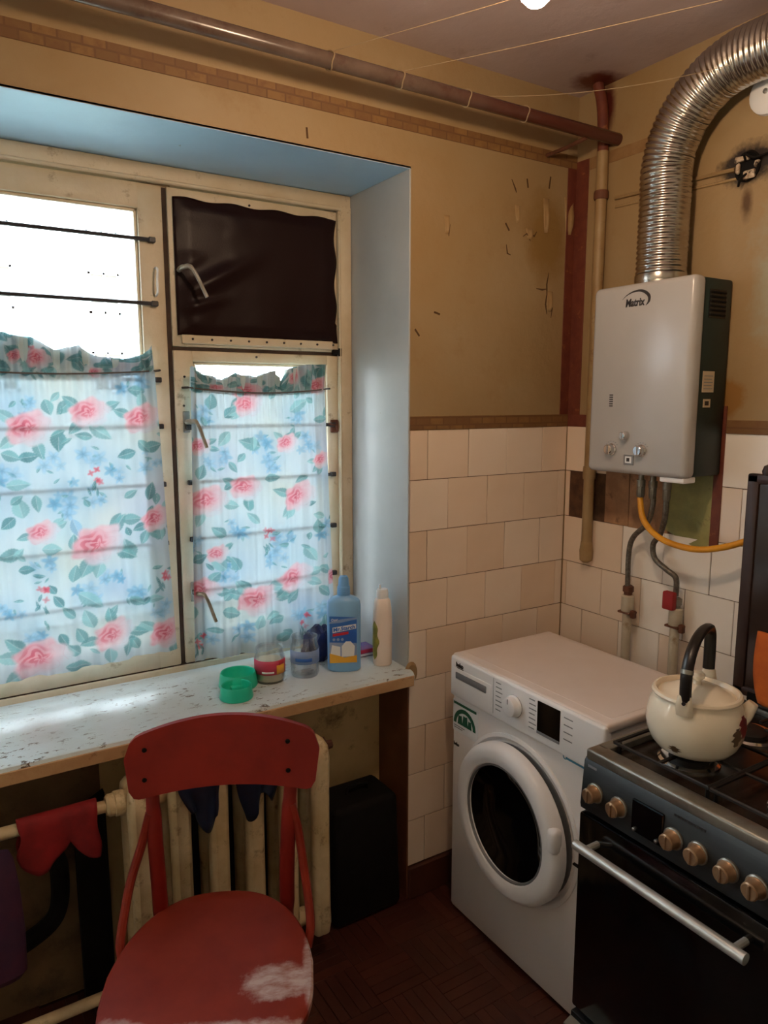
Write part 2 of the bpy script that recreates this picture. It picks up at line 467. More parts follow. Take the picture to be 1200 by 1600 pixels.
# parquet: 15 cm squares of five strips each, built where the floor is in view
cnt = 0; strip_me = {}
for i in range(-11, -2):
    for j in range(-6, 1):
        for s in range(5):
            if cnt >= 300: break
            horiz = (i+j) % 2 == 0
            x0, y0 = i*0.15, j*0.15
            key = (horiz, random.randrange(3))
            if key not in strip_me:
                b_ = BM()
                if horiz: box(b_, 0.0006, 0.1494, 0.0006, 0.0294, -0.006, 0.0, 0.0008)
                else: box(b_, 0.0006, 0.0294, 0.0006, 0.1494, -0.006, 0.0, 0.0008)
                o = obj('parquet_strip', b_, M_parq[key[1]], floor, smooth=False)
                strip_me[key] = o.data
            else:
                o = bpy.data.objects.new('parquet_strip', strip_me[key]); COL.objects.link(o); o.parent = floor
            o.location = (x0, y0+s*0.03, 0) if horiz else (x0+s*0.03, y0, 0)
            cnt += 1
# the floor beyond the strips in view: one joined layer
bm = BM()
box(bm, XL, -1.65, YB, 0.45, -0.006, -0.0003); box(bm, -0.45, 0, YB, 0.0, -0.006, -0.0003); box(bm, -1.65, -0.45, YB, -0.9, -0.006, -0.0003)
obj('parquet_field', bm, M_parq[0], floor, smooth=False)['kind'] = 'stuff'
bm = BM(); box(bm, XL-0.1, 0.1, YB-0.1, 0.5, ZC, ZC+0.1)
struct('ceiling', bm, M_ceil)
XW, XE = -2.52, -0.62                   # window recess edges; left one extended for the added casement
ZS, ZH = 0.705, 2.149                   # underside of sill, head of recess
bm = BM()
box(bm, XE, 0.1, 0.004, 0.5, -0.08, ZC)
box(bm, XL-0.1, XW, 0.004, 0.5, -0.08, ZC)
box(bm, XW, XE, 0.004, 0.5, ZH+0.004, ZC)
box(bm, XW, XE, 0.165, 0.5, -0.08, ZS)
wall_back = struct('wall_back', bm, M_paper)
# wallpaper skin of the window wall above the tiles
bm = BM()
box(bm, XE, 0, 0.0, 0.004, 1.45, ZC); box(bm, XW, XE, 0.0, 0.004, ZH, ZC); box(bm, XL, XW, 0.0, 0.004, 0, ZC)
obj('wallpaper_sheet', bm, M_paper, wall_back)
bm = BM(); box(bm, -1.47, XE, 0.161, 0.166, 0.0, ZS); obj('niche_panel', bm, M_niche, wall_back)
bm = BM(); box(bm, XW, -1.47, 0.161, 0.166, 0.0, ZS); obj('niche_panel', bm, M_niche_shade, wall_back)  # left part, darker colour stands in for shade under the sill
bm = BM(); box(bm, XE-0.004, XE+0.001, 0.0, 0.166, 0.0, ZS); obj('niche_side', bm, M_brown, wall_back)
bm = BM(); box(bm, XE, 0, 0.003, 0.006, 0.0, 1.46); obj('grout_bed', bm, M_grout, wall_back)
bm = BM(); box(bm, 0.004, 0.14, YB-0.1, 0.45, -0.08, ZC)
wall_right = struct('wall_right', bm, M_paper_r)
bm = BM(); box(bm, 0.0, 0.004, YB, 0.0, 1.449, ZC); obj('wallpaper_sheet', bm, M_paper_r, wall_right)
bm = BM(); box(bm, 0.003, 0.006, YB, 0.0, 0.0, 1.46); obj('grout_bed', bm, M_grout, wall_right)
bm = BM(); box(bm, XL-0.12, XL, YB-0.1, 0.45, -0.08, ZC); struct('wall_left', bm, M_wall_pale)
bm = BM(); box(bm, XL-0.1, 0.1, YB-0.12, YB, -0.08, ZC); struct('wall_front', bm, M_wall_pale)
# recess reveals, painted bluish white
bm = BM(); box(bm, XE-0.005, XE+0.001, 0.0, 0.42, 0.75, ZH, 0.0015); struct('trim_1', bm, M_reveal)
bm = BM(); box(bm, XW, XE, 0.0, 0.42, ZH-0.001, ZH+0.006, 0.0015); struct('trim_2', bm, M_soffit)
bm = BM(); box(bm, XW-0.001, XW+0.005, 0.0, 0.42, 0.75, ZH, 0.0015); struct('trim_3', bm, M_reveal)

# tiles
tile_me = {}
def tile(wall, kind, a0, a1, z0, z1):
    """one glazed tile; kind 'b' on the back wall (a = x) or 'r' on the right wall (a = y)"""
    g = 0.0009
    w, h = a1-a0-2*g, z1-z0-2*g
    if w < 0.004: return
    tone = random.choice((0, 0, 1, 2)) if kind == 'b' or a1 > -0.2 else random.choice((3, 3, 3, 2))
    key = (kind, round(w, 3), round(h, 3), tone)
    dp = 0.006
    if key not in tile_me:
        b_ = BM()
        if kind == 'b':
            box(b_, 0, w, -dp+0.006, 0.005, 0, h, 0.0011)
        else:
            box(b_, -0.0, 0.005, 0, w, 0, h, 0.0011)
        o = obj('tile', b_, M_tile[tone], wall, smooth=False)
        tile_me[key] = o.data
    else:
        o = bpy.data.objects.new('tile', tile_me[key]); COL.objects.link(o); o.parent = wall
    j = random.uniform(-0.0008, 0.0004)
    if kind == 'b': o.location = (a0+g, j, z0+g)
    else: o.location = (j, a0+g, z0+g)
    o.rotation_euler = (random.uniform(-.003, .003), random.uniform(-.002, .002), random.uniform(-.003, .003))

zj = [0.0] + [0.108+0.15*k for k in range(9)] + [1.452]
for k in range(len(zj)-1):
    z0, z1 = zj[k], zj[k+1]
    if k == 0: continue
    odd = (k % 2 == 1)                  # rows 9, 7, 5 ... share joints
    st = -0.557 if odd else -0.482
    xs = [XE+0.001] + [x for x in (st+0.15*i for i in range(-1, 6)) if XE+0.008 < x < -0.008] + [-0.001]
    for a, b_ in zip(xs[:-1], xs[1:]): tile(wall_back, 'b', a, b_, z0, z1)
    st = -0.094 if odd else -0.020
    ys = [-0.001] + [y for y in (st-0.15*i for i in range(0, 17)) if y < -0.01]
    for a, b_ in zip(ys[:-1], ys[1:]):
        if z0 > 1.15 and b_ < -0.14 and a > -0.60: 
            continue                    # tiles knocked off behind and below the boiler
        tile(wall_right, 'r', b_, a, z0, z1)
# tiles right of the boiler where the bare patch ends
tile(wall_right, 'r', -0.694, -0.556, 1.308, 1.452); tile(wall_right, 'r', -0.62, -0.552, 1.158, 1.308)
tile(wall_right, 'r', -0.169, -0.095, 1.308, 1.452)
# bare plaster under the boiler
def patch(name, outline, m, x=-0.001, th=0.006):
    b_ = BM(); prism(b_, outline, lambda u, v, d: (0.005-d, u, v), th); return obj(name, b_, m, wall_right)
patch('plaster_patch', [(-0.172, 1.16), (-0.262, 1.158), (-0.26, 1.30), (-0.255, 1.452), (-0.17, 1.452)], M_plaster_b)
patch('plaster_patch', [(-0.263, 1.145), (-0.40, 1.15), (-0.405, 1.23), (-0.40, 1.452), (-0.262, 1.452)], M_plaster_b, th=0.0045)
patch('green_patch', [(-0.39, 1.17), (-0.43, 1.155), (-0.50, 1.13), (-0.548, 1.15), (-0.55, 1.30), (-0.545, 1.452), (-0.40, 1.452)], M_plaster_g, th=0.0058)
# wallpaper borders and skirting
def trim(n_, x0, x1, y0, y1, z0, z1, m):
    b_ = BM(); box(b_, x0, x1, y0, y1, z0, z1, 0.0004); return struct('trim_%d' % n_, b_, m)
trim(4, XL, 0, -0.002, 0.0, 2.241, 2.279, M_border_x)
trim(5, XE, -0.0, -0.003, 0.0, 1.452, 1.490, M_border_x)
trim(6, -0.038, 0.0, -0.0025, 0.0, 1.490, 2.241, M_border_red)
trim(7, -0.0025, 0.0, -0.052, -0.0025, 1.490, 2.262, M_border_red)
trim(8, -0.003, 0.0, -0.24, -0.003, 1.452, 1.490, M_border_red)
trim(9, -0.003, 0.0, -1.30, -0.565, 1.449, 1.484, M_border_x)
trim(10, -0.004, 0.0, -0.563, -0.537, 1.14, 1.52, M_border_red)
trim(11, -0.0015, 0.0, -0.30, -0.052, 2.228, 2.262, M_border_faded)
b_ = BM(); box(b_, XE, -0.12, -0.012, 0.003, 0.0, 0.106, 0.004); struct('baseboard_back', b_, M_base)
b_ = BM(); box(b_, -0.012, 0.003, YB, -0.012, 0.0, 0.106, 0.004); struct('baseboard_right', b_, M_base)
# cracks and curling paper on the back wall
def crack(pts, w=0.003):
    b_ = BM()
    tube(b_, [(x, -0.0003, z) for x, z in pts], [w*0.4]+[w]*(len(pts)-2)+[w*0.4] if len(pts) > 2 else w, 5, flat=0.35)
    obj('crack', b_, M_crack, wall_back)
for c in ([(-0.105, 1.925), (-0.112, 1.89), (-0.110, 1.86), (-0.115, 1.83), (-0.108, 1.80)], [(-0.155, 1.874), (-0.13, 1.872), (-0.110, 1.876)],
          [(-0.11, 1.825), (-0.085, 1.82), (-0.09, 1.79)], [(-0.265, 2.175), (-0.25, 2.15), (-0.245, 2.14)], [(-0.205, 2.185), (-0.2, 2.16)],
          [(-0.11, 2.205), (-0.115, 2.17)], [(-0.285, 2.05), (-0.27, 2.03)], [(-0.19, 2.035), (-0.17, 2.025), (-0.16, 2.04)], [(-0.215, 2.02), (-0.20, 2.03), (-0.185, 2.01)],
          [(-0.28, 1.99), (-0.275, 1.965), (-0.262, 1.962)], [(-0.50, 2.045), (-0.49, 2.02), (-0.492, 1.99)], [(-0.605, 1.73), (-0.59, 1.712)],
          [(-0.93, 2.195), (-0.928, 2.17)], [(-0.54, 1.78), (-0.52, 1.775)]):
    crack(c)
def flake(x, z, w, h, curl):
    b_ = BM()
    grid(b_, 4, 4, lambda u, v: (x+w*(u-0.5)*(0.4+0.6*v), -0.0008-curl*u*u*math.sin(math.pi*min(1, v+0.15)), z+h*(v-0.5)))
    o = obj('paper_flake', b_, M_flake, wall_back); s = o.modifiers.new('thickness', 'SOLIDIFY'); s.thickness = 0.0006
for f in ((-0.03, 2.10, 0.04, 0.11, 0.012), (-0.125, 2.09, 0.025, 0.10, 0.008), (-0.10, 1.84, 0.03, 0.06, 0.008), (-0.19, 2.03, 0.03, 0.03, 0.006), (-0.24, 2.08, 0.02, 0.05, 0.005), (-0.50, 2.02, 0.02, 0.05, 0.006)):
    flake(*f)
# lump of filler where the sill meets the tiles
b_ = BM(); lathe(b_, [(0.002, -0.010), (0.018, -0.008), (0.023, 0.0), (0.015, 0.004)], (-0.612, 0.0, 0.735), 'y', 14, sx=1.5)
obj('filler_lump', b_, M_flake, wall_back)

# ------------------------------------------------------------------ window
FY = 0.33                                # room face of the sashes
win = bpy.data.objects.new('window_1', None); COL.objects.link(win); win['kind'] = 'structure'
win.location = (-1.335, FY, 0.75)
def wbar(b_, x0, x1, z0, z1, y0, y1, bev=0.004): box(b_, x0, x1, y0, y1, z0, z1, bev, 2)
b_ = BM()                                # fixed outer frame with its mullion
wbar(b_, XW+0.006, XE-0.006, 2.108, ZH-0.002, FY-0.012, 0.44); wbar(b_, XW+0.006, XE-0.006, 0.735, 0.768, FY-0.004, 0.44)
wbar(b_, -0.664, XE-0.006, 0.76, 2.115, FY-0.014, 0.44); wbar(b_, -1.225, -1.170, 0.76, 2.115, FY+0.012, 0.44); wbar(b_, XW+0.006, XW+0.05, 0.76, 2.115, FY-0.014, 0.44); wbar(b_, -2.03, -1.975, 0.76, 2.115, FY+0.012, 0.44)
wbar(b_, -1.18, -0.66, 1.664, 1.688, FY+0.012, 0.44)
obj('frame', b_, M_frame, win)
b_ = BM(); box(b_, -0.672, -0.664, FY-0.018, FY, 0.77, 2.10, 0.003); box(b_, XW+0.05, -0.66, FY-0.018, FY, 2.100, 2.110, 0.003)
obj('frame_bead', b_, M_frame, win)
def sash(name, x0, x1, z0, z1, gx0, gx1, gz0, gz1, yf=FY, d=0.045):
    b_ = BM()
    wbar(b_, x0, gx0, z0, z1, yf, yf+d); wbar(b_, gx1, x1, z0, z1, yf, yf+d)
    wbar(b_, gx0-0.004, gx1+0.004, gz1, z1, yf, yf+d); wbar(b_, gx0-0.004, gx1+0.004, z0, gz0, yf, yf+d)
    s = obj(name, b_, M_frame, win)
    b_ = BM(); box(b_, gx0-0.004, gx1+0.004, yf+0.022, yf+0.025, gz0-0.004, gz1+0.004)
    obj('pane', b_, M_glass, s)
    b_ = BM()
    for a, b2 in ((gx0, gx0+0.008), (gx1-0.008, gx1)): box(b_, a, b2, yf+0.010, yf+0.022, gz0, gz1, 0.002)
    for a, b2 in ((gz0, gz0+0.008), (gz1-0.008, gz1)): box(b_, gx0, gx1, yf+0.010, yf+0.022, a, b2, 0.002)
    obj('glazing_bead', b_, M_frame, s)
    return s
s_added = sash('sash', XW+0.055, -2.004, 0.772, 2.098, -2.42, -2.06, 0.845, 2.034)  # unseen bare casement, added to let in more daylight
s_left = sash('sash', -1.995, -1.197, 0.772, 2.098, -1.93, -1.262, 0.845, 2.034)
s_low = sash('sash', -1.184, -0.668, 0.772, 1.672, -1.128, -0.708, 0.845, 1.642)
s_top = sash('sash', -1.184, -0.668, 1.682, 2.098, -1.150, -0.70, 1.728, 2.062)
b_ = BM(); box(b_, -1.1965, -1.1845, FY+0.006, FY+0.02, 0.775, 2.095); obj('gap_strip', b_, M_frame_dk, win)
b_ = BM(); box(b_, -1.184, -0.668, FY+0.004, FY+0.02, 1.6725, 1.6815); obj('gap_strip', b_, M_frame_dk, win)
b_ = BM(); box(b_, -2.45, -0.668, FY+0.004, FY+0.02, 0.766, 0.7735); obj('gap_strip', b_, M_frame_dk, win)
# outer pair of sashes (double window)
b_ = BM()
for a, b2 in ((-2.5, -2.44), (-2.04, -1.96), (-1.235, -1.16), (-0.70, -0.63)): wbar(b_, a, b2, 0.76, 2.11, 0.40, 0.435)
wbar(b_, -2.5, -0.63, 2.05, 2.11, 0.40, 0.435); wbar(b_, -2.5, -0.63, 0.76, 0.84, 0.40, 0.435); wbar(b_, -1.2, -0.66, 1.65, 1.70, 0.40, 0.435)
obj('outer_frame', b_, M_frame, win)
# leatherette nailed over the top casement
b_ = BM()
def cover(u, v):
    x = -1.170+0.492*u+0.004*math.sin(17*v+3*u)*(u > 0.97); z = 1.712+0.362*v+0.003*math.sin(23*u)*(v > 0.97 or v < 0.03)
    if u > 0.9 and v < 0.15: x += 0.006
    e = min(1, 12*u, 12*(1-u), 12*v, 12*(1-v))
    p = Vector((u*4, v*3, 0))
    d = 0.002*noise.noise(p)+0.008*max(0, noise.noise(Vector((u*5+v*3, v*7-u*4, 1.7))))*max(0, 1-1.9*u)
    ridge = math.exp(-(((v-0.45)-0.7*(u-0.25))/0.07)**2)*math.exp(-((u-0.22)/0.18)**2)
    ridge2 = math.exp(-(((v-0.22)-0.35*(u-0.1))/0.04)**2)*math.exp(-((u-0.12)/0.12)**2)
    return (x, FY-0.004-e*(0.006+d+0.016*ridge+0.012*ridge2), z)
grid(b_, 70, 50, cover)
cov = obj('leatherette_cover', b_, M_leather, s_top); so = cov.modifiers.new('thickness', 'SOLIDIFY'); so.thickness = 0.0012
b_ = BM(); box(b_, -1.160, -0.69, FY-0.009, FY-0.001, 1.690, 1.714, 0.002); obj('nailing_batten', b_, M_frame, s_top)
def nails(sash_, pts):
    for x, z in pts:
        b_ = BM(); lathe(b_, [(0.0012, -0.0045), (0.003, -0.003), (0.0034, 0.0)], (x, FY-0.009 if 1.69 < z < 1.714 else FY, z), 'y', 8); obj('nail_head', b_, M_bar, sash_)
nails(s_top, [(-1.13+0.055*i, 1.703) for i in range(9)] + [(-0.95, 2.08), (-0.68, 1.80), (-0.682, 1.92)])
nails(s_low, [(-0.94, 1.660), (-1.155, 1.60), (-1.16, 1.52)])
# handles
def handle(sash_, x, z, dx, dz, plate=True):
    b_ = BM(); box(b_, x-0.010, x+0.010, FY-0.004, FY, z-0.030, z+0.030, 0.002)
    tube(b_, catmull([(x, FY-0.002, z), (x, FY-0.045, z+0.002), (x+0.35*dx, FY-0.064, z-0.004), (x+dx, FY-0.068, z+dz)], 6), [0.007]*6+[0.0065]*6+[0.005]*7, 8)
    obj('handle', b_, M_handle, sash_)
handle(s_top, -1.160, 1.885, 0.055, -0.075)
handle(s_low, -1.155, 1.475, 0.034, -0.070)
handle(s_low, -1.152, 0.985, 0.040, -0.080)
b_ = BM(); tube(b_, catmull([(-1.222, FY, 1.885), (-1.222, FY-0.02, 1.88), (-1.224, FY-0.022, 1.85), (-1.224, FY-0.02, 1.82), (-1.224, FY, 1.812)], 5), 0.003, 6); obj('pull_handle', b_, M_paper_w, s_left)
# hinges
b_ = BM(); box(b_, -0.692, -0.664, FY-0.013, FY, 1.675, 1.690, 0.003); lathe(b_, [(0.006, 1.670), (0.006, 1.694)], (-0.668, FY-0.012, 0), 'z', 8); obj('hinge', b_, M_blackm, s_top)
b_ = BM(); box(b_, -0.700, -0.672, FY-0.008, FY, 1.435, 1.475, 0.003); tube(b_, [(-0.71, FY-0.01, 1.462), (-0.685, FY-0.012, 1.458), (-0.678, FY-0.010, 1.44)], 0.004, 6); obj('latch', b_, M_rust, s_low)
# iron rods fixed across the sashes
def rod(sash_, x0, x1, z, r=0.0052, tab0=True, tab1=True):
    b_ = BM(); tube(b_, [(x0, FY-0.008, z), (x1, FY-0.008, z)], r, 8)
    o = obj('guard_rod', b_, M_bar, sash_)
    for x in ((x0,) if tab0 else ()) + ((x1,) if tab1 else ()):
        b2 = BM(); box(b2, x-0.009, x+0.009, FY-0.014, FY, z-0.007, z+0.007, 0.002); obj('rod_bracket', b2, M_bar, sash_)
for z in (1.955, 1.791, 1.590, 1.464, 1.304, 1.138, 0.985): rod(s_left, -1.98, -1.230, z)
for z in (1.460, 1.304, 1.140, 0.985): rod(s_low, -1.150, -0.694, z)

# sill
b_ = BM()
prof = [(0.335, 0.706), (-0.028, 0.706), (-0.034, 0.712), (-0.034, 0.738), (-0.028, 0.7465), (-0.018, 0.75), (0.335, 0.752)]
A = [b_.verts.new((XW, y, z)) for y, z in prof]; Bv = [b_.verts.new((XE-0.002, y, z)) for y, z in prof]
ring_faces(b_, [A, Bv])
ws = tag(obj('window_sill', b_, M_sill), kind='structure')
b_ = BM(); box(b_, XW, XE-0.002, -0.0352, -0.030, 0.7075, 0.7395, 0.002); obj('sill_edge', b_, M_silledge, ws)

# ------------------------------------------------------------------ curtains (printed net of cotton, painted per vertex as a print)
def srgb(c): return np.array(lin(c)[:3])
PAL = dict(bg=srgb((182, 197, 206)), p1=srgb((206, 176, 186)), p2=srgb((206, 124, 138)), p3=srgb((180, 72, 94)), l1=srgb((108, 154, 160)), l2=srgb((86, 136, 144)),
           l3=srgb((130, 172, 178)), b1=srgb((134, 170, 196)), b2=srgb((98, 150, 182)), r=srgb((192, 88, 104)), y=srgb((200, 204, 180)))
def blend(C, m, col): C += (col-C)*m[..., None]
def sub(U, V, cu, cv, r):
    i0, i1 = np.searchsorted(U, (cu-r, cu+r)); j0, j1 = np.searchsorted(V, (cv-r, cv+r))
    return slice(i0, i1), slice(j0, j1)
def rose(C, U, V, cu, cv, r, deep=0.6, squash=0.78, rot=0.3, rng=None):
    si, sj = sub(U, V, cu, cv, r*1.5)
    if si.stop <= si.start or sj.stop <= sj.start: return
    u = U[si][:, None]-cu; v = V[sj][None, :]-cv
    cr, sr = math.cos(rot), math.sin(rot)
    a = (u*cr+v*sr); b = (-u*sr+v*cr)/squash
    rad = np.sqrt(a*a+b*b)/r; th = np.arctan2(b, a)
    ph = rng.uniform(0, 6)
    edge = 1+0.07*np.sin(5*th+ph)+0.05*np.sin(9*th+2*ph)
    m = np.clip((edge-rad)/0.16, 0, 1)
    c = C[si, sj]
    # pale outer petals below, deep heart above
    heart = np.clip(1.15-np.sqrt((a+0.20*r)**2+(b-0.22*r)**2)/(0.62*r), 0, 1)
    sw = 0.5+0.5*np.sin(11*rad+2.2*np.sin(3*th+ph)+1.5*th)
    sw2 = 0.5+0.5*np.sin(19*rad-3*th+2*np.sin(5*th+ph))
    col = PAL['p1'][None, None, :]*np.ones(u.shape[:1]+v.shape[1:]+(3,))
    k = np.clip(0.15+0.35*sw*np.clip(rad, 0, 1)+0.0*rad, 0, 1)*deep
    col = col+(PAL['p2']-col)*k[..., None]
    k = np.clip(heart*1.5, 0, 1)*(0.55+0.45*sw2)
    col = col+(PAL['p2']-col)*np.clip(k*1.1, 0, 1)[..., None]
    k = np.clip(heart*1.3-0.25, 0, 1)*(sw2 > 0.5)*(0.4+0.6*deep)
    col = col+(PAL['p3']-col)*np.clip(k, 0, 1)[..., None]
    pale = np.clip((-b*squash/r+0.5*a/r)*1.1+0.45-0.2*deep, 0, 1)*np.clip(rad*1.8-0.35, 0, 1)
    col = col+(PAL['bg']*np.array([1.02, 0.95, 0.97])-col)*(pale*0.92)[..., None]
    lines = np.clip(1-np.abs(np.sin(7.5*rad+1.3*np.sin(4*th+ph)+th))/0.16, 0, 1)*np.clip(rad, 0, 1)
    col = col+(PAL['p2']*0.85-col)*(lines*0.35)[..., None]
    c += (col-c)*(m*0.93)[..., None]
    C[si, sj] = c
def leaf(C, U, V, cu, cv, L, ang, col='l1', fat=0.30):
    si, sj = sub(U, V, cu, cv, L*0.6)
    if si.stop <= si.start or sj.stop <= sj.start: return
    u = U[si][:, None]-cu; v = V[sj][None, :]-cv
    a = (u*math.cos(ang)+v*math.sin(ang))/L+0.5; b = (-u*math.sin(ang)+v*math.cos(ang))/L
    aa = np.clip(a, 0, 1)
    w = fat*np.sin(np.pi*aa**0.8)*(1+0.04*np.sin(60*aa))
    m = np.clip((w-np.abs(b))/0.05, 0, 1)*((a > 0) & (a < 1))
    c = C[si, sj]
    base_ = PAL[col]
    shade = 0.86+0.22*(b > 0)
    colr = base_[None, None, :]*shade[..., None]
    vein = np.clip(1-np.abs(b)/0.022, 0, 1)+0.35*np.clip(1-np.abs(np.sin((aa*7-np.abs(b)*6)*np.pi))/0.25, 0, 1)
    colr = colr+(PAL['bg']-colr)*np.clip(vein*0.55, 0, 1)[..., None]
    c += (colr-c)*(m*0.88)[..., None]
    C[si, sj] = c
def floret(C, U, V, cu, cv, r, col='b1', n_=5, rng=None):
    """soft watercolour flower: rounded petals, a darker eye"""
    si, sj = sub(U, V, cu, cv, r*1.4)
    if si.stop <= si.start or sj.stop <= sj.start: return
    u = U[si][:, None]-cu; v = V[sj][None, :]-cv
    rad = np.sqrt(u*u+v*v)/r; th = np.arctan2(v, u)+rng.uniform(0, 3)
    e = 0.80+0.20*np.cos(n_*th)
    m = np.clip((e-rad)/0.35, 0, 1)
    c = C[si, sj]
    pet = 0.5+0.5*np.cos(n_*th)
    colr = PAL[col][None, None, :]*(0.92+0.22*pet)[..., None]
    colr = colr+(PAL['b2' if col[0] == 'b' else 'p3']*0.8-colr)*np.clip(0.8-rad*1.9, 0, 1)[..., None]
    c += (colr-c)*(m*rng.uniform(0.5, 0.85))[..., None]
    C[si, sj] = c
def wash(C, U, V, cu, cv, r, col, k):
    si, sj = sub(U, V, cu, cv, r*1.6)
    if si.stop <= si.start or sj.stop <= sj.start: return
    u = U[si][:, None]-cu; v = V[sj][None, :]-cv
    m = np.exp(-(u*u+v*v)/(r*r)*1.6)*k
    c = C[si, sj]; c += (np.array(col)-c)*m[..., None]; C[si, sj] = c

def curtain(name, label, x0, x1, ztop, zstr, zbot, xf, zbf, ruf, roses, buds, leaves, flowers, seed, step=0.0017, ydist=0.285):
    """x0..x1 along the string, xf(s, t) widens or narrows downward, zbf(s) the hem, ruf(s) the frill; print lists are in room x, z"""
    rng = random.Random(seed)
    nu = int((x1-x0)/step); nv = int((ztop-zbot)/step)
    U = np.linspace(x0, x1, nu); V = np.linspace(zbot, ztop, nv)
    C = np.ones((nu, nv, 3))*PAL['bg'][None, None, :]
    for _ in range(26):
        wash(C, U, V, rng.uniform(x0, x1), rng.uniform(zbot, ztop), rng.uniform(.05, .10), srgb(rng.choice(((150, 176, 206), (172, 172, 202), (156, 188, 200), (196, 200, 190)))), rng.uniform(.3, .6))
    for (x, z) in flowers:
        wash(C, U, V, x, z, 0.05, PAL['b1'], 0.45)
        for k in range(3): leaf(C, U, V, x+rng.uniform(-.03, .03), z+rng.uniform(-.03, .03), rng.uniform(.018, .03), rng.uniform(0, 6.28), 'l1', 0.16)
        for k in range(rng.randint(3, 5)): floret(C, U, V, x+rng.uniform(-.026, .026), z+rng.uniform(-.026, .026), rng.uniform(.014, .027), rng.choice(('b1', 'b2', 'b1')), 5, rng)
    for (x, z, L, a, col, fat) in leaves: leaf(C, U, V, x, z, L, a, col, fat)
    for _ in range(int((x1-x0)*70)):
        leaf(C, U, V, rng.uniform(x0, x1), rng.uniform(zstr+0.005, ztop), rng.uniform(.03, .055), rng.uniform(0, 6.28), rng.choice(('l1', 'l2', 'l2')), rng.uniform(.24, .36))
    for _ in range(2): rose(C, U, V, rng.uniform(x0, x1), rng.uniform(zstr, ztop), rng.uniform(.022, .032), 0.9, 0.8, rng.uniform(0, 1), rng)
    for (x, z) in buds:
        for k in range(5): floret(C, U, V, x+rng.uniform(-.012, .012), z+rng.uniform(-.022, .022), .011, 'r', 4, rng)
        for k in range(5): leaf(C, U, V, x+rng.uniform(-.02, .005), z-0.03+rng.uniform(-.02, .02), .03, rng.uniform(.8, 2.4), 'l2', 0.13)
    for (x, z, r, dp) in roses:
        for k in range(3):
            r_ = r; a = rng.uniform(0, 6.28); leaf(C, U, V, x+math.cos(a)*r*1.25, z+math.sin(a)*r*1.1, r*1.1, a, rng.choice(('l1', 'l3')), .28)
        rose(C, U, V, x, z, r*1.15, dp, 0.78, rng.uniform(0.1, 0.6), rng)
    S = (U-x0)/(x1-x0); T = (V-zbot)/(ztop-zbot)
    ts = (zstr-zbot)/(ztop-zbot)
    Sg, Tg = np.meshgrid(S, T, indexing='ij')
    down = np.clip((ts-Tg)/ts, 0, 1); upw = np.clip((Tg-ts)/(1-ts), 0, 1)
    X = xf(Sg, down)
    zb = zbf(Sg)
    Z = np.where(Tg <= ts, zstr-0.012*np.sin(np.pi*Sg)-(zstr-0.012*np.sin(np.pi*Sg)-zb)*down, zstr-0.012*np.sin(np.pi*Sg)+upw*(ruf(Sg)-zstr+0.012*np.sin(np.pi*Sg)))
    amp = 0.007+0.010*np.clip(down*1.5, 0, 1)
    f = np.sin(Sg*2*np.pi*4.3+seed+0.6*np.sin(3*down))+0.5*np.sin(Sg*2*np.pi*9.1+1.7*seed+down)+0.3*np.sin(Sg*2*np.pi*17+seed)
    gather = 0.006*np.sin(Sg*2*np.pi*21+seed)*np.exp(-down*7)*(1-0.3*upw)+0.013*upw*np.sin(Sg*2*np.pi*7+seed*2)+0.006*upw*np.sin(Sg*2*np.pi*16+seed)
    Y = ydist-amp*(f*0.5)*(1-0.75*np.exp(-down*9))+gather-0.012*np.exp(-((Tg-ts)/0.012)**2)*0.2
    co = np.stack([X, Y, Z], -1).reshape(-1, 3)
    me = bpy.data.meshes.new(name)
    idx = np.arange(nu*nv).reshape(nu, nv)
    q = np.stack([idx[:-1, :-1], idx[1:, :-1], idx[1:, 1:], idx[:-1, 1:]], -1).reshape(-1, 4)
    org = np.array([(x0+x1)/2, ydist, zstr])
    me.vertices.add(len(co)); me.vertices.foreach_set('co', (co-org).astype(np.float32).ravel())
    me.loops.add(q.size); me.loops.foreach_set('vertex_index', q.astype(np.int32).ravel())
    me.polygons.add(len(q)); me.polygons.foreach_set('loop_start', np.arange(0, q.size, 4, dtype=np.int32))
    me.polygons.foreach_set('use_smooth', np.ones(len(q), dtype=bool))
    me.update()
    at = me.color_attributes.new('print', 'FLOAT_COLOR', 'POINT')
    at.data.foreach_set('color', np.concatenate([np.clip(C, 0, 1).reshape(-1, 3), np.ones((len(co), 1))], 1).astype(np.float32).ravel())
    me.materials.append(M_curtain)
    e = thing(name, label, 'curtain', tuple(org), 0, 'half curtains on the window')
    o = bpy.data.objects.new('cloth', me); COL.objects.link(o); o.parent = e
    b2 = BM()                            # cloth folded back over the string makes the frill double
    hx = np.linspace(0.0, 1.0, 61)
    grid(b2, 60, 6, lambda u, v: (x0+(x1-x0)*u, ydist+0.008+0.010*v*math.sin(u*2*math.pi*8+seed*2)+0.006*math.sin(u*2*math.pi*21+seed), (zstr-0.012*math.sin(math.pi*u)-0.008)+v*(float(ruf(u))-0.003-zstr+0.012*math.sin(math.pi*u)+0.008)))
    fo = obj('folded_header', b2, M_curtain, e)
    fa = fo.data.color_attributes.new('print', 'FLOAT_COLOR', 'POINT')
    fc = np.ones((len(fo.data.vertices), 4), dtype=np.float32); fc[:, :3] = srgb((196, 212, 212)); fa.data.foreach_set('color', fc.ravel())
    b2 = BM(); tube(b2, [(x0-0.01, ydist-0.003, zstr+0.002)]+[(x0+(x1-x0)*k/12, ydist-0.0095, zstr-0.012*math.sin(math.pi*k/12)) for k in range(1, 12)]+[(x1+0.012, ydist+0.003, zstr+0.002)], 0.0021, 6)
    obj('string', b2, M_twine, e)
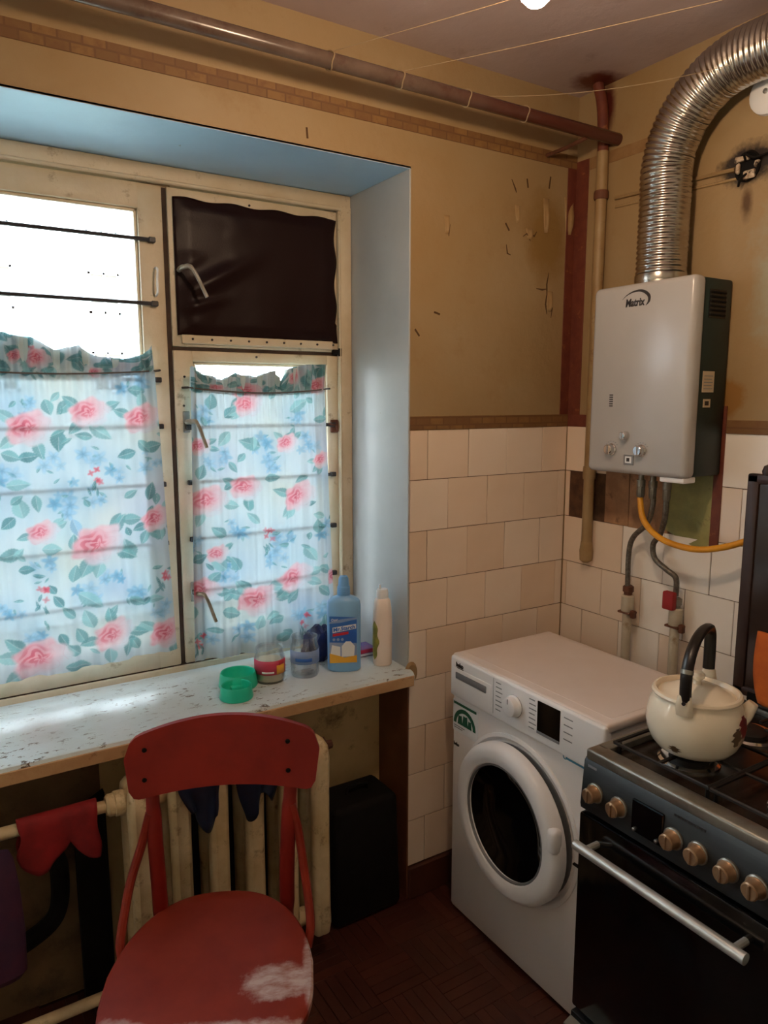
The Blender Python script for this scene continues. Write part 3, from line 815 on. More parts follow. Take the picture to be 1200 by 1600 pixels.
    for x in (x0-0.01, x1+0.012):
        b2 = BM(); tube(b2, [(x, ydist-0.006, zstr+0.002), (x, FY+0.004, zstr+0.002)], 0.003, 6); obj('hook_nail', b2, M_bar, e)
    return e

def curtain_mat():
    m, n, l, b = base('printed_cotton')
    n.remove(b)
    at = n.new('ShaderNodeAttribute'); at.attribute_name = 'print'
    d = n.new('ShaderNodeBsdfDiffuse'); t = n.new('ShaderNodeBsdfTranslucent'); tr = n.new('ShaderNodeBsdfTransparent')
    l.new(at.outputs['Color'], d.inputs[0]); l.new(at.outputs['Color'], t.inputs[0]); l.new(at.outputs['Color'], tr.inputs[0])
    m1 = n.new('ShaderNodeMixShader'); m1.inputs[0].default_value = 0.115
    l.new(d.outputs[0], m1.inputs[1]); l.new(t.outputs[0], m1.inputs[2])
    m2 = n.new('ShaderNodeMixShader'); m2.inputs[0].default_value = 0.048
    l.new(m1.outputs[0], m2.inputs[1]); l.new(tr.outputs[0], m2.inputs[2])
    l.new(m2.outputs[0], n['Material Output'].inputs['Surface'])
    return m
M_curtain = curtain_mat()
def interp(pts):
    xs = np.array([p[0] for p in pts]); ys = np.array([p[1] for p in pts])
    return lambda s: np.interp(s, xs, ys)

# pixel-measured print positions turned into room x, z of the cloth (metres)
def cl(px, py):                          # photograph position -> point of the curtain plane y = 0.285
    d = rt*((px-600)/1147.2)+up*((800-py)/1147.2)+fw
    t = (0.285+1.725)/d.y
    return (-1.7881+d.x*t, 1.5349+d.z*t)
def L(lst, j=0):
    rng = random.Random(5+j); out = []
    for px, py, sz, col in lst:
        x, z = cl(px, py); out.append((x, z, sz, rng.uniform(0, 6.28), col, rng.uniform(.24, .36)))
    return out
def scatter(n_, x0, x1, z0, z1, seed):
    rng = random.Random(seed)
    return [(rng.uniform(x0, x1), rng.uniform(z0, z1), rng.uniform(.024, .05), rng.uniform(0, 6.28), rng.choice(('l1', 'l1', 'l3', 'l2')), rng.uniform(.2, .34)) for _ in range(n_)]
rosesL = [(*cl(45, 665), .052, .75), (*cl(139, 641), .046, .5), (*cl(221, 655), .046, .7), (*cl(64, 833), .036, .45), (*cl(149, 854), .062, .7), (*cl(238, 816), .040, .8), (*cl(170, 1000), .050, .45),
          (*cl(60, 1038), .062, .7), (*cl(250, 1000), .048, 1.0), (*cl(60, 550), .03, .8), (-1.74, 1.2, .05, .6), (-1.72, 1.5, .05, .6)]
budsL = [cl(145, 742), cl(62, 930), cl(246, 906), cl(56, 548)]
flowL = [cl(*p) for p in ((74, 717), (139, 709), (12, 740), (143, 779), (97, 767), (15, 961), (64, 895), (209, 942), (167, 916), (50, 998), (180, 735), (205, 600), (30, 630), (90, 790), (240, 960), (235, 720), (130, 940))]
leafL = L([(97, 632, .05, 'l1'), (73, 631, .045, 'l1'), (89, 686, .06, 'l2'), (43, 711, .05, 'l2'), (16, 711, .05, 'l1'), (155, 674, .07, 'l3'), (128, 678, .045, 'l1'), (194, 711, .05, 'l2'), (27, 757, .06, 'l3'),
           (29, 794, .06, 'l3'), (54, 787, .05, 'l1'), (116, 829, .06, 'b1'), (174, 816, .05, 'l1'), (201, 816, .05, 'l1'), (229, 771, .055, 'l2'), (77, 860, .05, 'l3'), (194, 864, .065, 'l1'), (12, 872, .06, 'l1'),
           (112, 901, .05, 'l1'), (147, 895, .05, 'l3'), (136, 945, .075, 'l3'), (101, 963, .05, 'l1'), (167, 963, .05, 'l1'), (132, 975, .06, 'l3'), (39, 895, .04, 'l2'), (85, 944, .045, 'l2'), (93, 1007, .045, 'l2'),
           (120, 1002, .055, 'l1'), (190, 1021, .06, 'l1'), (116, 1050, .07, 'l1'), (163, 1035, .05, 'l3'), (217, 992, .05, 'l3'), (108, 1023, .05, 'l1'), (232, 945, .05, 'l3'), (242, 837, .05, 'l1'), (30, 1060, .05, 'l1'),
           (25, 545, .05, 'l1'), (120, 560, .05, 'l2'), (160, 572, .05, 'l1'), (215, 568, .05, 'l2'), (80, 572, .04, 'l3'), (235, 700, .05, 'l2'), (200, 775, .04, 'l1'), (10, 820, .045, 'l2')]) + scatter(44, -1.78, -1.24, 0.83, 1.68, 3)
rosesR = [(*cl(390, 606), .045, .9), (*cl(388, 628), .04, .3), (*cl(330, 787), .052, .55), (*cl(385, 762), .044, .6), (*cl(465, 776), .050, .75), (*cl(404, 943), .056, .8), (*cl(457, 906), .050, .5), (*cl(323, 933), .046, .8),
          (*cl(518, 906), .034, 1.0), (*cl(498, 602), .03, 1.0), (*cl(315, 700), .03, .7), (*cl(448, 690), .034, .5), (*cl(345, 870), .03, .4), (*cl(500, 720), .03, .5)]
budsR = [cl(323, 1012), cl(470, 978), cl(420, 840)]
flowR = [cl(*p) for p in ((340, 720), (420, 720), (480, 690), (370, 830), (440, 840), (500, 830), (430, 875), (330, 1000), (380, 1000), (465, 960), (360, 900), (320, 650), (455, 650), (500, 960), (410, 690), (310, 860))]
leafR = L([(330, 625, .05, 'l1'), (360, 640, .05, 'l2'), (466, 630, .07, 'l3'), (500, 655, .05, 'l1'), (350, 685, .06, 'l3'), (390, 690, .07, 'l1'), (318, 740, .05, 'l1'), (360, 760, .04, 'l2'), (425, 745, .05, 'l1'),
           (345, 835, .05, 'l1'), (395, 810, .055, 'l3'), (490, 825, .05, 'l1'), (320, 880, .05, 'l2'), (345, 885, .065, 'l3'), (372, 885, .055, 'l1'), (430, 920, .06, 'l3'), (500, 895, .05, 'l1'), (452, 935, .06, 'l1'),
           (366, 965, .065, 'l1'), (405, 978, .05, 'l3'), (428, 975, .05, 'l1'), (498, 930, .06, 'l1'), (385, 920, .04, 'l2'), (362, 935, .05, 'l1'), (440, 1000, .05, 'l1'), (310, 970, .05, 'l1'), (480, 870, .06, 'l3'),
           (480, 590, .06, 'l2'), (360, 590, .05, 'l1'), (450, 600, .05, 'l1'), (318, 600, .05, 'l2'), (425, 605, .05, 'l3'), (505, 580, .05, 'l1')], 3) + scatter(36, -1.16, -0.72, 0.80, 1.63, 8)
curtain('half_curtain', 'wide floral half curtain over the left casement, open pane above', -1.80, -1.248, 1.70, 1.612, 0.815,
        lambda s, d: -1.80+s*(0.552+0.026*d), interp([(0, .83), (.5, .828), (1, .838)]),
        interp([(0, 1.70), (.18, 1.695), (.33, 1.697), (.46, 1.688), (.56, 1.660), (.66, 1.672), (.74, 1.645), (.86, 1.642), (.95, 1.655), (1, 1.680)]), rosesL, budsL, leafL, flowL, 1.0)
curtain('half_curtain', 'narrow floral half curtain hanging below the brown leatherette covered casement', -1.152, -0.738, 1.645, 1.568, 0.765,
        lambda s, d: -1.152-0.02*d+s*(0.414+0.052*d), interp([(0, .790), (.6, .778), (1, .782)]),
        interp([(0, 1.628), (.1, 1.605), (.22, 1.592), (.3, 1.612), (.45, 1.602), (.6, 1.622), (.66, 1.590), (.7, 1.628), (.85, 1.640), (1, 1.642)]), rosesR, budsR, leafR, flowR, 2.3)

# ------------------------------------------------------------------ outside
bd = thing('apartment_building', 'pale apartment block seen overexposed through the bare top of the left casement', 'building', (2.0, 28.0, -7.0))
b_ = BM(); box(b_, -22, 30, 28.0, 34, -7, 16); obj('facade', b_, M_facade, bd)
for cx in (-6.6, -2.9, 0.8, 4.45, 8.1):
    for cz in (2.6, 5.5, 8.4, 11.3):
        b_ = BM(); w, h = 0.56, 0.75
        for a in ((cx-w, cx-w+.09, cz-h, cz+h), (cx+w-.09, cx+w, cz-h, cz+h), (cx-w, cx+w, cz-h, cz-h+.09), (cx-w, cx+w, cz+h-.09, cz+h), (cx-.04, cx+.04, cz-h, cz+h)):
            box(b_, a[0], a[1], 27.93, 28.05, a[2], a[3])
        f = obj('window', b_, M_paper_w, bd, smooth=False)
        b_ = BM(); box(b_, cx-w+.05, cx+w-.05, 27.98, 28.02, cz-h+.05, cz+h-.05); obj('pane', b_, M_facwin, f, smooth=False)
b_ = BM(); box(b_, -60, 60, 0.7, 80, -7.3, -7.0); tag(obj('ground', b_, M_ground), kind='structure')

# ------------------------------------------------------------------ pipes, cords, bulb
t = thing('overhead_pipe', 'brown painted steel pipe running along window wall under the ceiling', 'pipe', (-1.2, -0.157, 2.286))
b_ = BM(); tube(b_, [(-2.5, -0.157, 2.286), (-0.0, -0.157, 2.286)], 0.0175, 20); obj('pipe_run', b_, M_pipe, t)
for x in (-0.948, -0.76, -0.56, -0.365):
    b_ = BM()
    ring = [(x+0.003*math.sin(a*3), -0.157+0.0195*math.cos(a), 2.286+0.0195*math.sin(a)) for a in np.linspace(0, 6.28, 17)]
    tube(b_, ring, 0.0016, 6); obj('cord_knot', b_, M_string, t)
for x in (-1.9, -0.13):
    b_ = BM(); tube(b_, [(x, -0.157, 2.268), (x, -0.08, 2.262), (x, 0.0, 2.262)], 0.006, 8); obj('pipe_bracket', b_, M_rust, t)
def cordline(p, q, label, sag=0.012):
    b_ = BM(); P, Q = Vector(p), Vector(q); n_ = 24
    tube(b_, [P.lerp(Q, i/n_)+Vector((0, 0, -sag*4*(i/n_)*(1-i/n_))) for i in range(n_+1)], 0.0008, 5)
    tag(obj('clothesline', b_, M_string), label, 'clothesline', 'clotheslines under the ceiling')
cordline((-0.948, -0.157, 2.304), (0.06-0.25, -1.66, 2.33), 'thin pale clothesline leaving the overhead pipe above the leatherette, passing left of the bulb')
cordline((-0.76, -0.157, 2.304), (-0.005, -1.50, 2.31), 'thin pale clothesline leaving the overhead pipe and passing right of the bulb')
cordline((-0.50, -0.157, 2.303), (-0.138, -0.600, 2.300), 'thin pale clothesline nearest the corner, tied to the silver duct', 0.02)
t = thing('riser_pipe', 'old yellow painted vertical pipe in the corner left of the boiler, rusty on top', 'pipe', (-0.02, -0.13, 1.02))
b_ = BM(); tube(b_, [(-0.018, -0.119, 1.04), (-0.018, -0.119, 2.26)], 0.017, 14); obj('pipe_run', b_, M_pipe_y, t)
b_ = BM(); tube(b_, catmull([(-0.018, -0.119, 2.258), (-0.02, -0.117, 2.33), (-0.022, -0.110, 2.40), (-0.03, -0.10, 2.45)], 5), 0.016, 14); tag(obj('rusty_top', b_, M_border_red, t), 'dark red rusted top of the pipe')
b_ = BM(); lathe(b_, [(0.02, 2.125), (0.022, 2.13), (0.022, 2.145), (0.02, 2.15)], (-0.018, -0.119, 0), 'z', 14); obj('collar', b_, M_rust, t)
b_ = BM(); lathe(b_, [(0.010, 1.022), (0.020, 1.03), (0.022, 1.06), (0.018, 1.09)], (-0.018, -0.119, 0), 'z', 12); obj('plaster_end', b_, M_flake, t)
b_ = BM(); lathe(b_, [(0.020, 1.29), (0.021, 1.30), (0.021, 1.32), (0.020, 1.33)], (-0.018, -0.119, 0), 'z', 12); obj('collar', b_, M_pipe_y, t)

LB = Vector((-0.954, -0.825, 2.150))
t = thing('ceiling_bulb', 'lit bare light bulb hanging from the ceiling at the top edge', 'light bulb', (LB.x, LB.y, ZC))
b_ = BM(); lathe(b_, [(0.003, -0.030), (0.013, -0.027), (0.022, -0.018), (0.0275, -0.004), (0.0275, 0.008), (0.022, 0.026), (0.015, 0.044), (0.0135, 0.056)], LB, 'z', 28)
obj('bulb_glass', b_, glow('bulb_light', (1.0, 0.70, 0.46), BULB), t)
b_ = BM(); lathe(b_, [(0.0135, 0.054), (0.020, 0.058), (0.021, 0.10), (0.012, 0.115)], LB, 'z', 20); obj('lamp_holder', b_, M_black_plastic, t)
b_ = BM(); tube(b_, [LB+Vector((0, 0, 0.11)), Vector((LB.x, LB.y, ZC))], 0.003, 8); obj('flex_cord', b_, M_paper_w, t)
b_ = BM(); lathe(b_, [(0.035, -0.022), (0.04, -0.004), (0.04, -0.0)], (LB.x, LB.y, ZC), 'z', 20); obj('ceiling_rose', b_, M_paper_w, t)

# cable and junction box on the right wall
t = thing('junction_box', 'burnt open junction box on the sooty wall patch right of the duct', 'junction box', (-0.004, -0.57, 2.10))
b_ = BM(); lathe(b_, [(0.030, 0.002), (0.036, -0.006), (0.032, -0.010), (0.026, -0.004)], (0, -0.575, 2.105), 'x', 26)
for v in b_.verts: v.co += Vector((0.3, 1, 1))*0.008*noise.noise(v.co*40)
obj('box_ring', b_, M_blackm, t)
for (y, z, w, h) in ((-0.560, 2.126, 0.034, 0.012), (-0.584, 2.086, 0.030, 0.022), (-0.553, 2.104, 0.012, 0.026), (-0.600, 2.108, 0.012, 0.016)):
    b_ = BM(); box(b_, -0.016, -0.004, y-w/2, y+w/2, z-h/2, z+h/2, 0.004, 2)
    for v in b_.verts: v.co += 0.005*noise.noise_vector(v.co*70)
    obj('terminal_lump', b_, M_ceramic, t)
for k, pts in enumerate(([(-0.01, -0.57, 2.12), (-0.03, -0.58, 2.13), (-0.022, -0.60, 2.118), (-0.006, -0.63, 2.125)], [(-0.01, -0.58, 2.09), (-0.028, -0.572, 2.075), (-0.02, -0.562, 2.06)])):
    b_ = BM(); tube(b_, catmull(pts, 5), 0.003, 6); obj('wire', b_, M_blackm, t)
t = thing('painted_cable', 'wall cable painted over, running behind the duct to the burnt junction box', 'cable', (0, -0.33, 2.11))
b_ = BM()
tube(b_, [(-0.001, -0.16, 2.123), (-0.001, -0.54, 2.108)], 0.006, 8, flat=1.6); tube(b_, [(-0.001, -0.16, 2.098), (-0.001, -0.545, 2.085)], 0.004, 6)
obj('cable_run', b_, M_pipe_y, t)
t = thing('wall_cap', 'round white cap on the right wall under the bend of the duct', 'cap', (0, -0.615, 2.262))
b_ = BM(); lathe(b_, [(0.050, 0.0), (0.048, -0.012), (0.036, -0.020), (0.004, -0.023)], (0, -0.618, 2.262), 'x', 24); obj('cap_disc', b_, M_paper_w, t)
b_ = BM(); lathe(b_, [(0.007, -0.021), (0.006, -0.026), (0.002, -0.027)], (0, -0.618, 2.262), 'x', 10); obj('cap_screw', b_, M_silver, t)

# ------------------------------------------------------------------ boiler
HX, HY0, HY1, HZ0, HZ1 = -0.16, -0.235, -0.560, 1.335, 1.842
t = thing('gas_water_heater', 'white gas water heater with dark green sides on the tiled right wall', 'water heater', (-0.08, -0.397, HZ0))
boiler = t
b_ = BM(); box(b_, -0.118, -0.004, HY1+0.004, HY0-0.004, HZ0+0.004, HZ1-0.004, 0.006, 2); obj('casing', b_, M_green, t)
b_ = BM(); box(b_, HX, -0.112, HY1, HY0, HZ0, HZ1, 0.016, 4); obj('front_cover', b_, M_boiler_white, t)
def knob_x(name, parent, x, y, z, r, d, m, seg=20):
    b_ = BM(); lathe(b_, [(r*1.12, 0.0), (r*1.12, -d*0.2), (r, -d*0.3), (r*0.94, -d*0.92), (r*0.8, -d), (0.001, -d)], (x, y, z), 'x', seg, caps=False)
    return obj(name, b_, m, parent)
for y, z, r in ((-0.372, 1.440, 0.011), (-0.325, 1.400, 0.0145), (-0.425, 1.402, 0.0145)):
    k = knob_x('dial', t, HX, y, z, r, 0.020, M_chrome)
    b_ = BM(); box(b_, HX-0.0225, HX-0.019, y-0.002, y+0.002, z-r*0.8, z+r*0.8, 0.0006); obj('grip', b_, M_silver, k)
for cy in (-0.325, -0.425):
    for a in range(7):
        an = R(35+a*22); b_ = BM(); box(b_, HX-0.0006, HX+0.001, cy-0.022*math.cos(an)-0.0022, cy-0.022*math.cos(an)+0.0022, 1.401+0.022*math.sin(an)-0.0008, 1.401+0.022*math.sin(an)+0.0008)
        obj('scale_mark', b_, M_inkgrey, t, smooth=False)
b_ = BM(); box(b_, HX-0.003, HX+0.001, -0.402, -0.369, 1.361, 1.388, 0.001); dsp = obj('display', b_, M_grey, t)
b_ = BM(); box(b_, HX-0.0036, HX-0.0025, -0.396, -0.375, 1.366, 1.384, 0.0003); obj('screen', b_, M_paper_w, dsp)
b_ = BM(); box(b_, HX-0.0042, HX-0.0034, -0.390, -0.380, 1.370, 1.380); obj('screen_mark', b_, M_ink, dsp)
for k in range(6):
    b_ = BM(); box(b_, HX-0.0008, HX+0.002, -0.321, -0.309, 1.518+k*0.006, 1.521+k*0.006); obj('sight_slot', b_, M_ink, t, smooth=False)
text('lettering', 'Matrix', 0.028, M_ink, t, (HX-0.0004, -0.350, 1.782), (0, -1, 0), (0, 0, 1), width=0.062, shear=0.12, bold=0.0009)
b_ = BM()                               # swoosh over the lettering
arc = [(-0.338, 1.802), (-0.352, 1.812), (-0.372, 1.819), (-0.395, 1.820), (-0.412, 1.814), (-0.424, 1.803), (-0.424, 1.790), (-0.415, 1.780)]
wd = [0.0004, 0.0012, 0.002, 0.003, 0.004, 0.0046, 0.0036, 0.0006]
pts = catmull([(HX-0.0003, y, z) for y, z in arc], 4)
tube(b_, pts, list(np.interp(np.linspace(0, 7, len(pts)), range(8), wd)), 6, flat=1.0, up=(0, 0, 1))
for v in b_.verts: v.co.x = HX-0.0003+(v.co.x-HX+0.0003)*0.15
obj('logo_swoosh', b_, M_ink, t)
ys = HY1+0.004
b_ = BM(); box(b_, -0.098, -0.03, ys-0.002, ys+0.002, 1.74, 1.81, 0.001); lv = obj('louvre', b_, M_black, t)
for k in range(6):
    b_ = BM(); box(b_, -0.095, -0.033, ys-0.005, ys-0.001, 1.745+k*0.011, 1.750+k*0.011, 0.001); obj('slat', b_, M_blackm, lv)
b_ = BM(); box(b_, -0.105, -0.058, ys-0.0012, ys+0.001, 1.555, 1.608); st = obj('rating_label', b_, M_sticker, t)
for k in range(5):
    b_ = BM(); box(b_, -0.100, -0.064-0.004*(k % 2), ys-0.0016, ys-0.001, 1.563+k*0.008, 1.565+k*0.008); obj('print_line', b_, M_inkgrey, st, smooth=False)
b_ = BM(); box(b_, -0.097, -0.068, ys-0.0012, ys+0.001, 1.517, 1.538); st = obj('small_label', b_, M_sticker, t)
b_ = BM(); box(b_, -0.091, -0.075, ys-0.0016, ys-0.001, 1.522, 1.533); obj('print_block', b_, M_ink, st, smooth=False)
b_ = BM(); lathe(b_, [(0.066, HZ1-0.006), (0.066, HZ1+0.02)], (-0.078, -0.392, 0), 'z', 36); obj('flue_collar', b_, M_alu, t)
b_ = BM(); box(b_, -0.150, -0.10, -0.552, -0.478, HZ0-0.012, HZ0+0.004, 0.004, 2); obj('battery_tray', b_, M_plastic_w, t)
for y in (-0.362, -0.402, -0.448):
    b_ = BM(); lathe(b_, [(0.008, HZ0+0.002), (0.008, HZ0-0.022), (0.012, HZ0-0.022), (0.012, HZ0-0.040), (0.008, HZ0-0.044)], (-0.075, y, 0), 'z', 12); obj('pipe_stub', b_, M_steel_worn, t)

# corrugated duct
t = thing('flue_duct', 'corrugated silver flue duct rising from the boiler and bending right', 'duct', (-0.078, -0.392, HZ1+0.012))
path = [Vector((-0.078, -0.392, HZ1+0.012)), Vector((-0.078, -0.392, 1.95)), Vector((-0.078, -0.393, 2.06))]
cy_, cz_, rad = -0.615, 2.112, 0.222
for k in range(0, 21):
    a = R(180-4.5*k); path.append(Vector((-0.080, cy_-rad*math.cos(a), cz_+rad*math.sin(a))))
path += [Vector((-0.080, -0.75, 2.334)), Vector((-0.080, -1.0, 2.334)), Vector((-0.080, -1.25, 2.334))]
# resample evenly
D = [0.0]
for a, b2 in zip(path[:-1], path[1:]): D.append(D[-1]+(b2-a).length)
N = int(D[-1]/0.00225)
pts = []
for i in range(N+1):
    s = D[-1]*i/N; j = max(k for k in range(len(D)) if D[k] <= s+1e-9); j = min(j, len(path)-2)
    pts.append(path[j].lerp(path[j+1], (s-D[j])/(D[j+1]-D[j])))
rr = [0.0635+0.0021*(0, 0.75, 1, 0.75, 0, -0.6)[i % 6] for i in range(len(pts))]
b_ = BM(); tube(b_, pts, rr, 44, up=(0, -1, 0)); obj('corrugated_tube', b_, M_alu, t, angle=80)
b_ = BM(); lathe(b_, [(0.0665, HZ1+0.006), (0.0670, HZ1+0.009), (0.0670, HZ1+0.020), (0.0665, HZ1+0.024)], (-0.078, -0.392, 0), 'z', 40, caps=False); obj('clamp_band', b_, M_alu, t)

# hoses under the boiler
def hose(name, label, cat, pts, r, m, nutm=M_steel_worn, nut0=True):
    tt = thing(name, label, cat, pts[0])
    b_ = BM(); tube(b_, catmull(pts, 10), r, 12); obj('hose', b_, m, tt)
    if nut0:
        p = pts[0]; b_ = BM(); lathe(b_, [(r*1.25, 0.004), (r*1.35, 0.0), (r*1.35, -0.022), (r*1.15, -0.03)], p, 'z', 8); obj('nut', b_, nutm, tt)
    return tt
hose('gas_hose', 'yellow gas hose sagging from the boiler towards the stove', 'hose', [(-0.075, -0.362, 1.294), (-0.075, -0.362, 1.255), (-0.092, -0.393, 1.20), (-0.098, -0.458, 1.160), (-0.092, -0.55, 1.148), (-0.08, -0.63, 1.165), (-0.05, -0.70, 1.20), (-0.04, -0.78, 1.25)], 0.0085, M_yellow)
hose('water_hose', 'grey metal water hose bending left under the boiler', 'hose', [(-0.075, -0.402, 1.294), (-0.072, -0.403, 1.25), (-0.062, -0.380, 1.19), (-0.045, -0.322, 1.14), (-0.04, -0.304, 1.09), (-0.036, -0.302, 0.98)], 0.0078, M_flex)
hose('water_hose', 'grey metal water hose with an S bend above the red valve', 'hose', [(-0.075, -0.448, 1.294), (-0.072, -0.445, 1.22), (-0.062, -0.425, 1.165), (-0.05, -0.395, 1.13), (-0.046, -0.400, 1.09), (-0.046, -0.440, 1.065), (-0.040, -0.468, 1.045), (-0.036, -0.468, 0.995)], 0.0078, M_flex)
def wpipe(y, label, red, ztop):
    tt = thing('water_pipe', label, 'pipe', (-0.032, y, 0))
    b_ = BM(); tube(b_, [(-0.032, y, 0.0), (-0.032, y, ztop)], 0.0135, 14); obj('pipe_run', b_, M_pvc, tt)
    b_ = BM(); lathe(b_, [(0.015, ztop-0.05), (0.0185, ztop-0.045), (0.0185, ztop), (0.015, ztop+0.004)], (-0.032, y, 0), 'z', 14); obj('coupling', b_, M_pvc, tt)
    b_ = BM(); lathe(b_, [(0.012, ztop), (0.0125, ztop+0.012), (0.016, ztop+0.014), (0.016, ztop+0.03), (0.010, ztop+0.034)], (-0.032, y, 0), 'z', 8); v = obj('valve', b_, M_steel_worn if red else M_rust, tt)
    if red:
        b_ = BM(); box(b_, -0.062, -0.042, y-0.010, y+0.026, ztop+0.0, ztop+0.052, 0.005, 2); tag(obj('valve_handle', b_, M_redv, v), 'red valve handle')
    b_ = BM(); box(b_, -0.05, -0.014, y-0.022, y+0.022, ztop-0.052, ztop-0.046, 0.001); box(b_, -0.045, -0.03, y-0.034, y-0.018, ztop-0.062, ztop-0.038, 0.003); obj('pipe_clip', b_, M_rust, tt)
wpipe(-0.302, 'old white water pipe with a rusty coupling, left of two behind the washing machine', False, 0.955)
wpipe(-0.468, 'old white water pipe topped by a red valve behind the washing machine', True, 0.955)

# ------------------------------------------------------------------ washing machine
WX, WB, WY0, WY1, WZ = -0.535, -0.150, -0.098, -0.672, 0.812
t = thing('washing_machine', 'white front loading washing machine between the window wall and stove', 'washing machine', ((WX+WB)/2, (WY0+WY1)/2, 0))
b_ = BM(); box(b_, WX+0.004, WB, WY1+0.002, WY0-0.002, 0.012, WZ-0.026, 0.010, 2); obj('body', b_, M_white, t)
b_ = BM(); box(b_, WX+0.002, WB, WY1, WY0, WZ-0.024, WZ, 0.007, 3); tp = obj('top_panel', b_, M_white_worn, t)
b_ = BM(); box(b_, WX+0.035, WB-0.02, WY1+0.02, WY0-0.02, WZ-0.002, WZ+0.0006, 0.0005); obj('top_inlay', b_, M_white_worn, tp)
b_ = BM(); box(b_, WX-0.006, WX+0.02, WY1+0.001, WY0-0.001, WZ-0.125, WZ-0.004, 0.008, 3); cp = obj('control_panel', b_, M_plastic_w, t)
XF = WX-0.006
b_ = BM(); box(b_, XF-0.002, XF+0.004, WY0-0.185, WY0-0.012, WZ-0.118, WZ-0.035, 0.004, 2); dr = obj('detergent_drawer', b_, M_plastic_w, t)
b_ = BM(); box(b_, XF-0.0034, XF, WY0-0.165, WY0-0.03, WZ-0.066, WZ-0.046, 0.003, 2); obj('grip_recess', b_, M_inkgrey, dr)
text('lettering', 'beko', 0.018, M_ink, t, (XF-0.0008, WY0-0.030, WZ-0.030), (0, -1, 0), (0, 0, 1), width=0.032, bold=0.0007)
b_ = BM(); box(b_, XF-0.001, XF+0.001, WY0-0.062, WY0-0.034, WZ-0.0345, WZ-0.0325); obj('logo_line', b_, M_ink, t, smooth=False)
dial = knob_x('program_dial', t, XF, -0.375, 0.752, 0.026, 0.026, M_plastic_w, 28)
b_ = BM(); lathe(b_, [(0.029, 0.0), (0.030, -0.003), (0.027, -0.004)], (XF, -0.375, 0.752), 'x', 28, caps=False); obj('dial_ring', b_, M_silver, dial)
b_ = BM(); box(b_, XF-0.027, XF-0.0255, -0.376, -0.374, 0.762, 0.775); obj('dial_pointer', b_, M_inkgrey, dial)
for k in range(7):
    for y0 in (-0.300, -0.428):
        b_ = BM(); box(b_, XF-0.0006, XF+0.001, y0-0.020-0.003*(k % 3), y0, 0.790-k*0.0125, 0.7925-k*0.0125); obj('program_print', b_, M_inkgrey, t, smooth=False)
b_ = BM(); box(b_, XF-0.0006, XF+0.001, -0.2905, -0.2895, 0.70, 0.80); obj('panel_line', b_, M_inkgrey, t, smooth=False)
b_ = BM(); box(b_, XF-0.0020, XF+0.001, -0.535, -0.458, 0.718, 0.797, 0.001); sc = obj('display', b_, M_black, t)
b_ = BM(); box(b_, XF-0.0026, XF, -0.535, -0.458, 0.712, 0.7195, 0.0006); obj('display_edge', b_, M_inkgrey, sc)
for k in range(4):
    b_ = BM(); box(b_, XF-0.0006, XF+0.001, -0.575, -0.547, 0.785-k*0.018, 0.7875-k*0.018); obj('button_print', b_, M_inkgrey, t, smooth=False)
# stickers
FX = WX+0.004
def xdisc(b_, y, z, r, x, th=0.0008, seg=24, a0=0, a1=360, r0=0.0):
    P = [(y-r*math.cos(R(a0+(a1-a0)*k/seg)), z+r*math.sin(R(a0+(a1-a0)*k/seg))) for k in range(seg+1)]
    if r0: P += [(y-r0*math.cos(R(a0+(a1-a0)*k/seg)), z+r0*math.sin(R(a0+(a1-a0)*k/seg))) for k in range(seg, -1, -1)]
    prism(b_, P, lambda u, v, d: (x-d, u, v), th)
b_ = BM(); box(b_, FX-0.0008, FX+0.001, WY0-0.120, WY0-0.006, 0.580, 0.674); sk = obj('sticker', b_, M_paper_w, t)
b_ = BM(); xdisc(b_, -0.158, 0.606, 0.050, FX-0.0008, 0.0006, 24, 0, 180, 0.038); obj('green_arch', b_, M_inkgreen, sk)
for (y, r, h) in ((-0.137, 0.011, 0.046), (-0.160, 0.013, 0.054), (-0.181, 0.009, 0.040)):
    b_ = BM(); prism(b_, [(y+r, 0.606), (y-r, 0.606), (y-r*0.7, 0.606+h*0.6), (y, 0.606+h*0.55), (y+r*0.6, 0.606+h*0.58)], lambda u, v, d: (FX-0.0008-d, u, v), 0.0006); obj('figure_print', b_, M_inkgreen, sk)
b_ = BM(); box(b_, FX-0.0014, FX, WY0-0.112, WY0-0.010, 0.662, 0.6695); obj('sticker_headline', b_, M_inkgreen, sk, smooth=False)
for k in range(2):
    b_ = BM(); box(b_, FX-0.0014, FX, WY0-0.06+0.01*k, WY0-0.012, 0.596-0.006*k, 0.5985-0.006*k); obj('sticker_print', b_, M_inkgrey, sk, smooth=False)
text('lettering', 'beko', 0.014, M_ink, t, (FX-0.0008, WY0-0.012, 0.535), (0, -1, 0), (0, 0, 1), width=0.024, bold=0.0005)
b_ = BM(); box(b_, FX-0.0008, FX+0.001, -0.636, -0.548, 0.678, 0.683); obj('blue_print_line', b_, M_inkblue, t, smooth=False)
b_ = BM(); lathe(b_, [(0.007, 0.0), (0.007, -0.0012), (0.005, -0.0013), (0.005, 0.0)], (FX, -0.546, 0.683), 'x', 14, caps=False); obj('blue_print_ring', b_, M_inkblue, t)
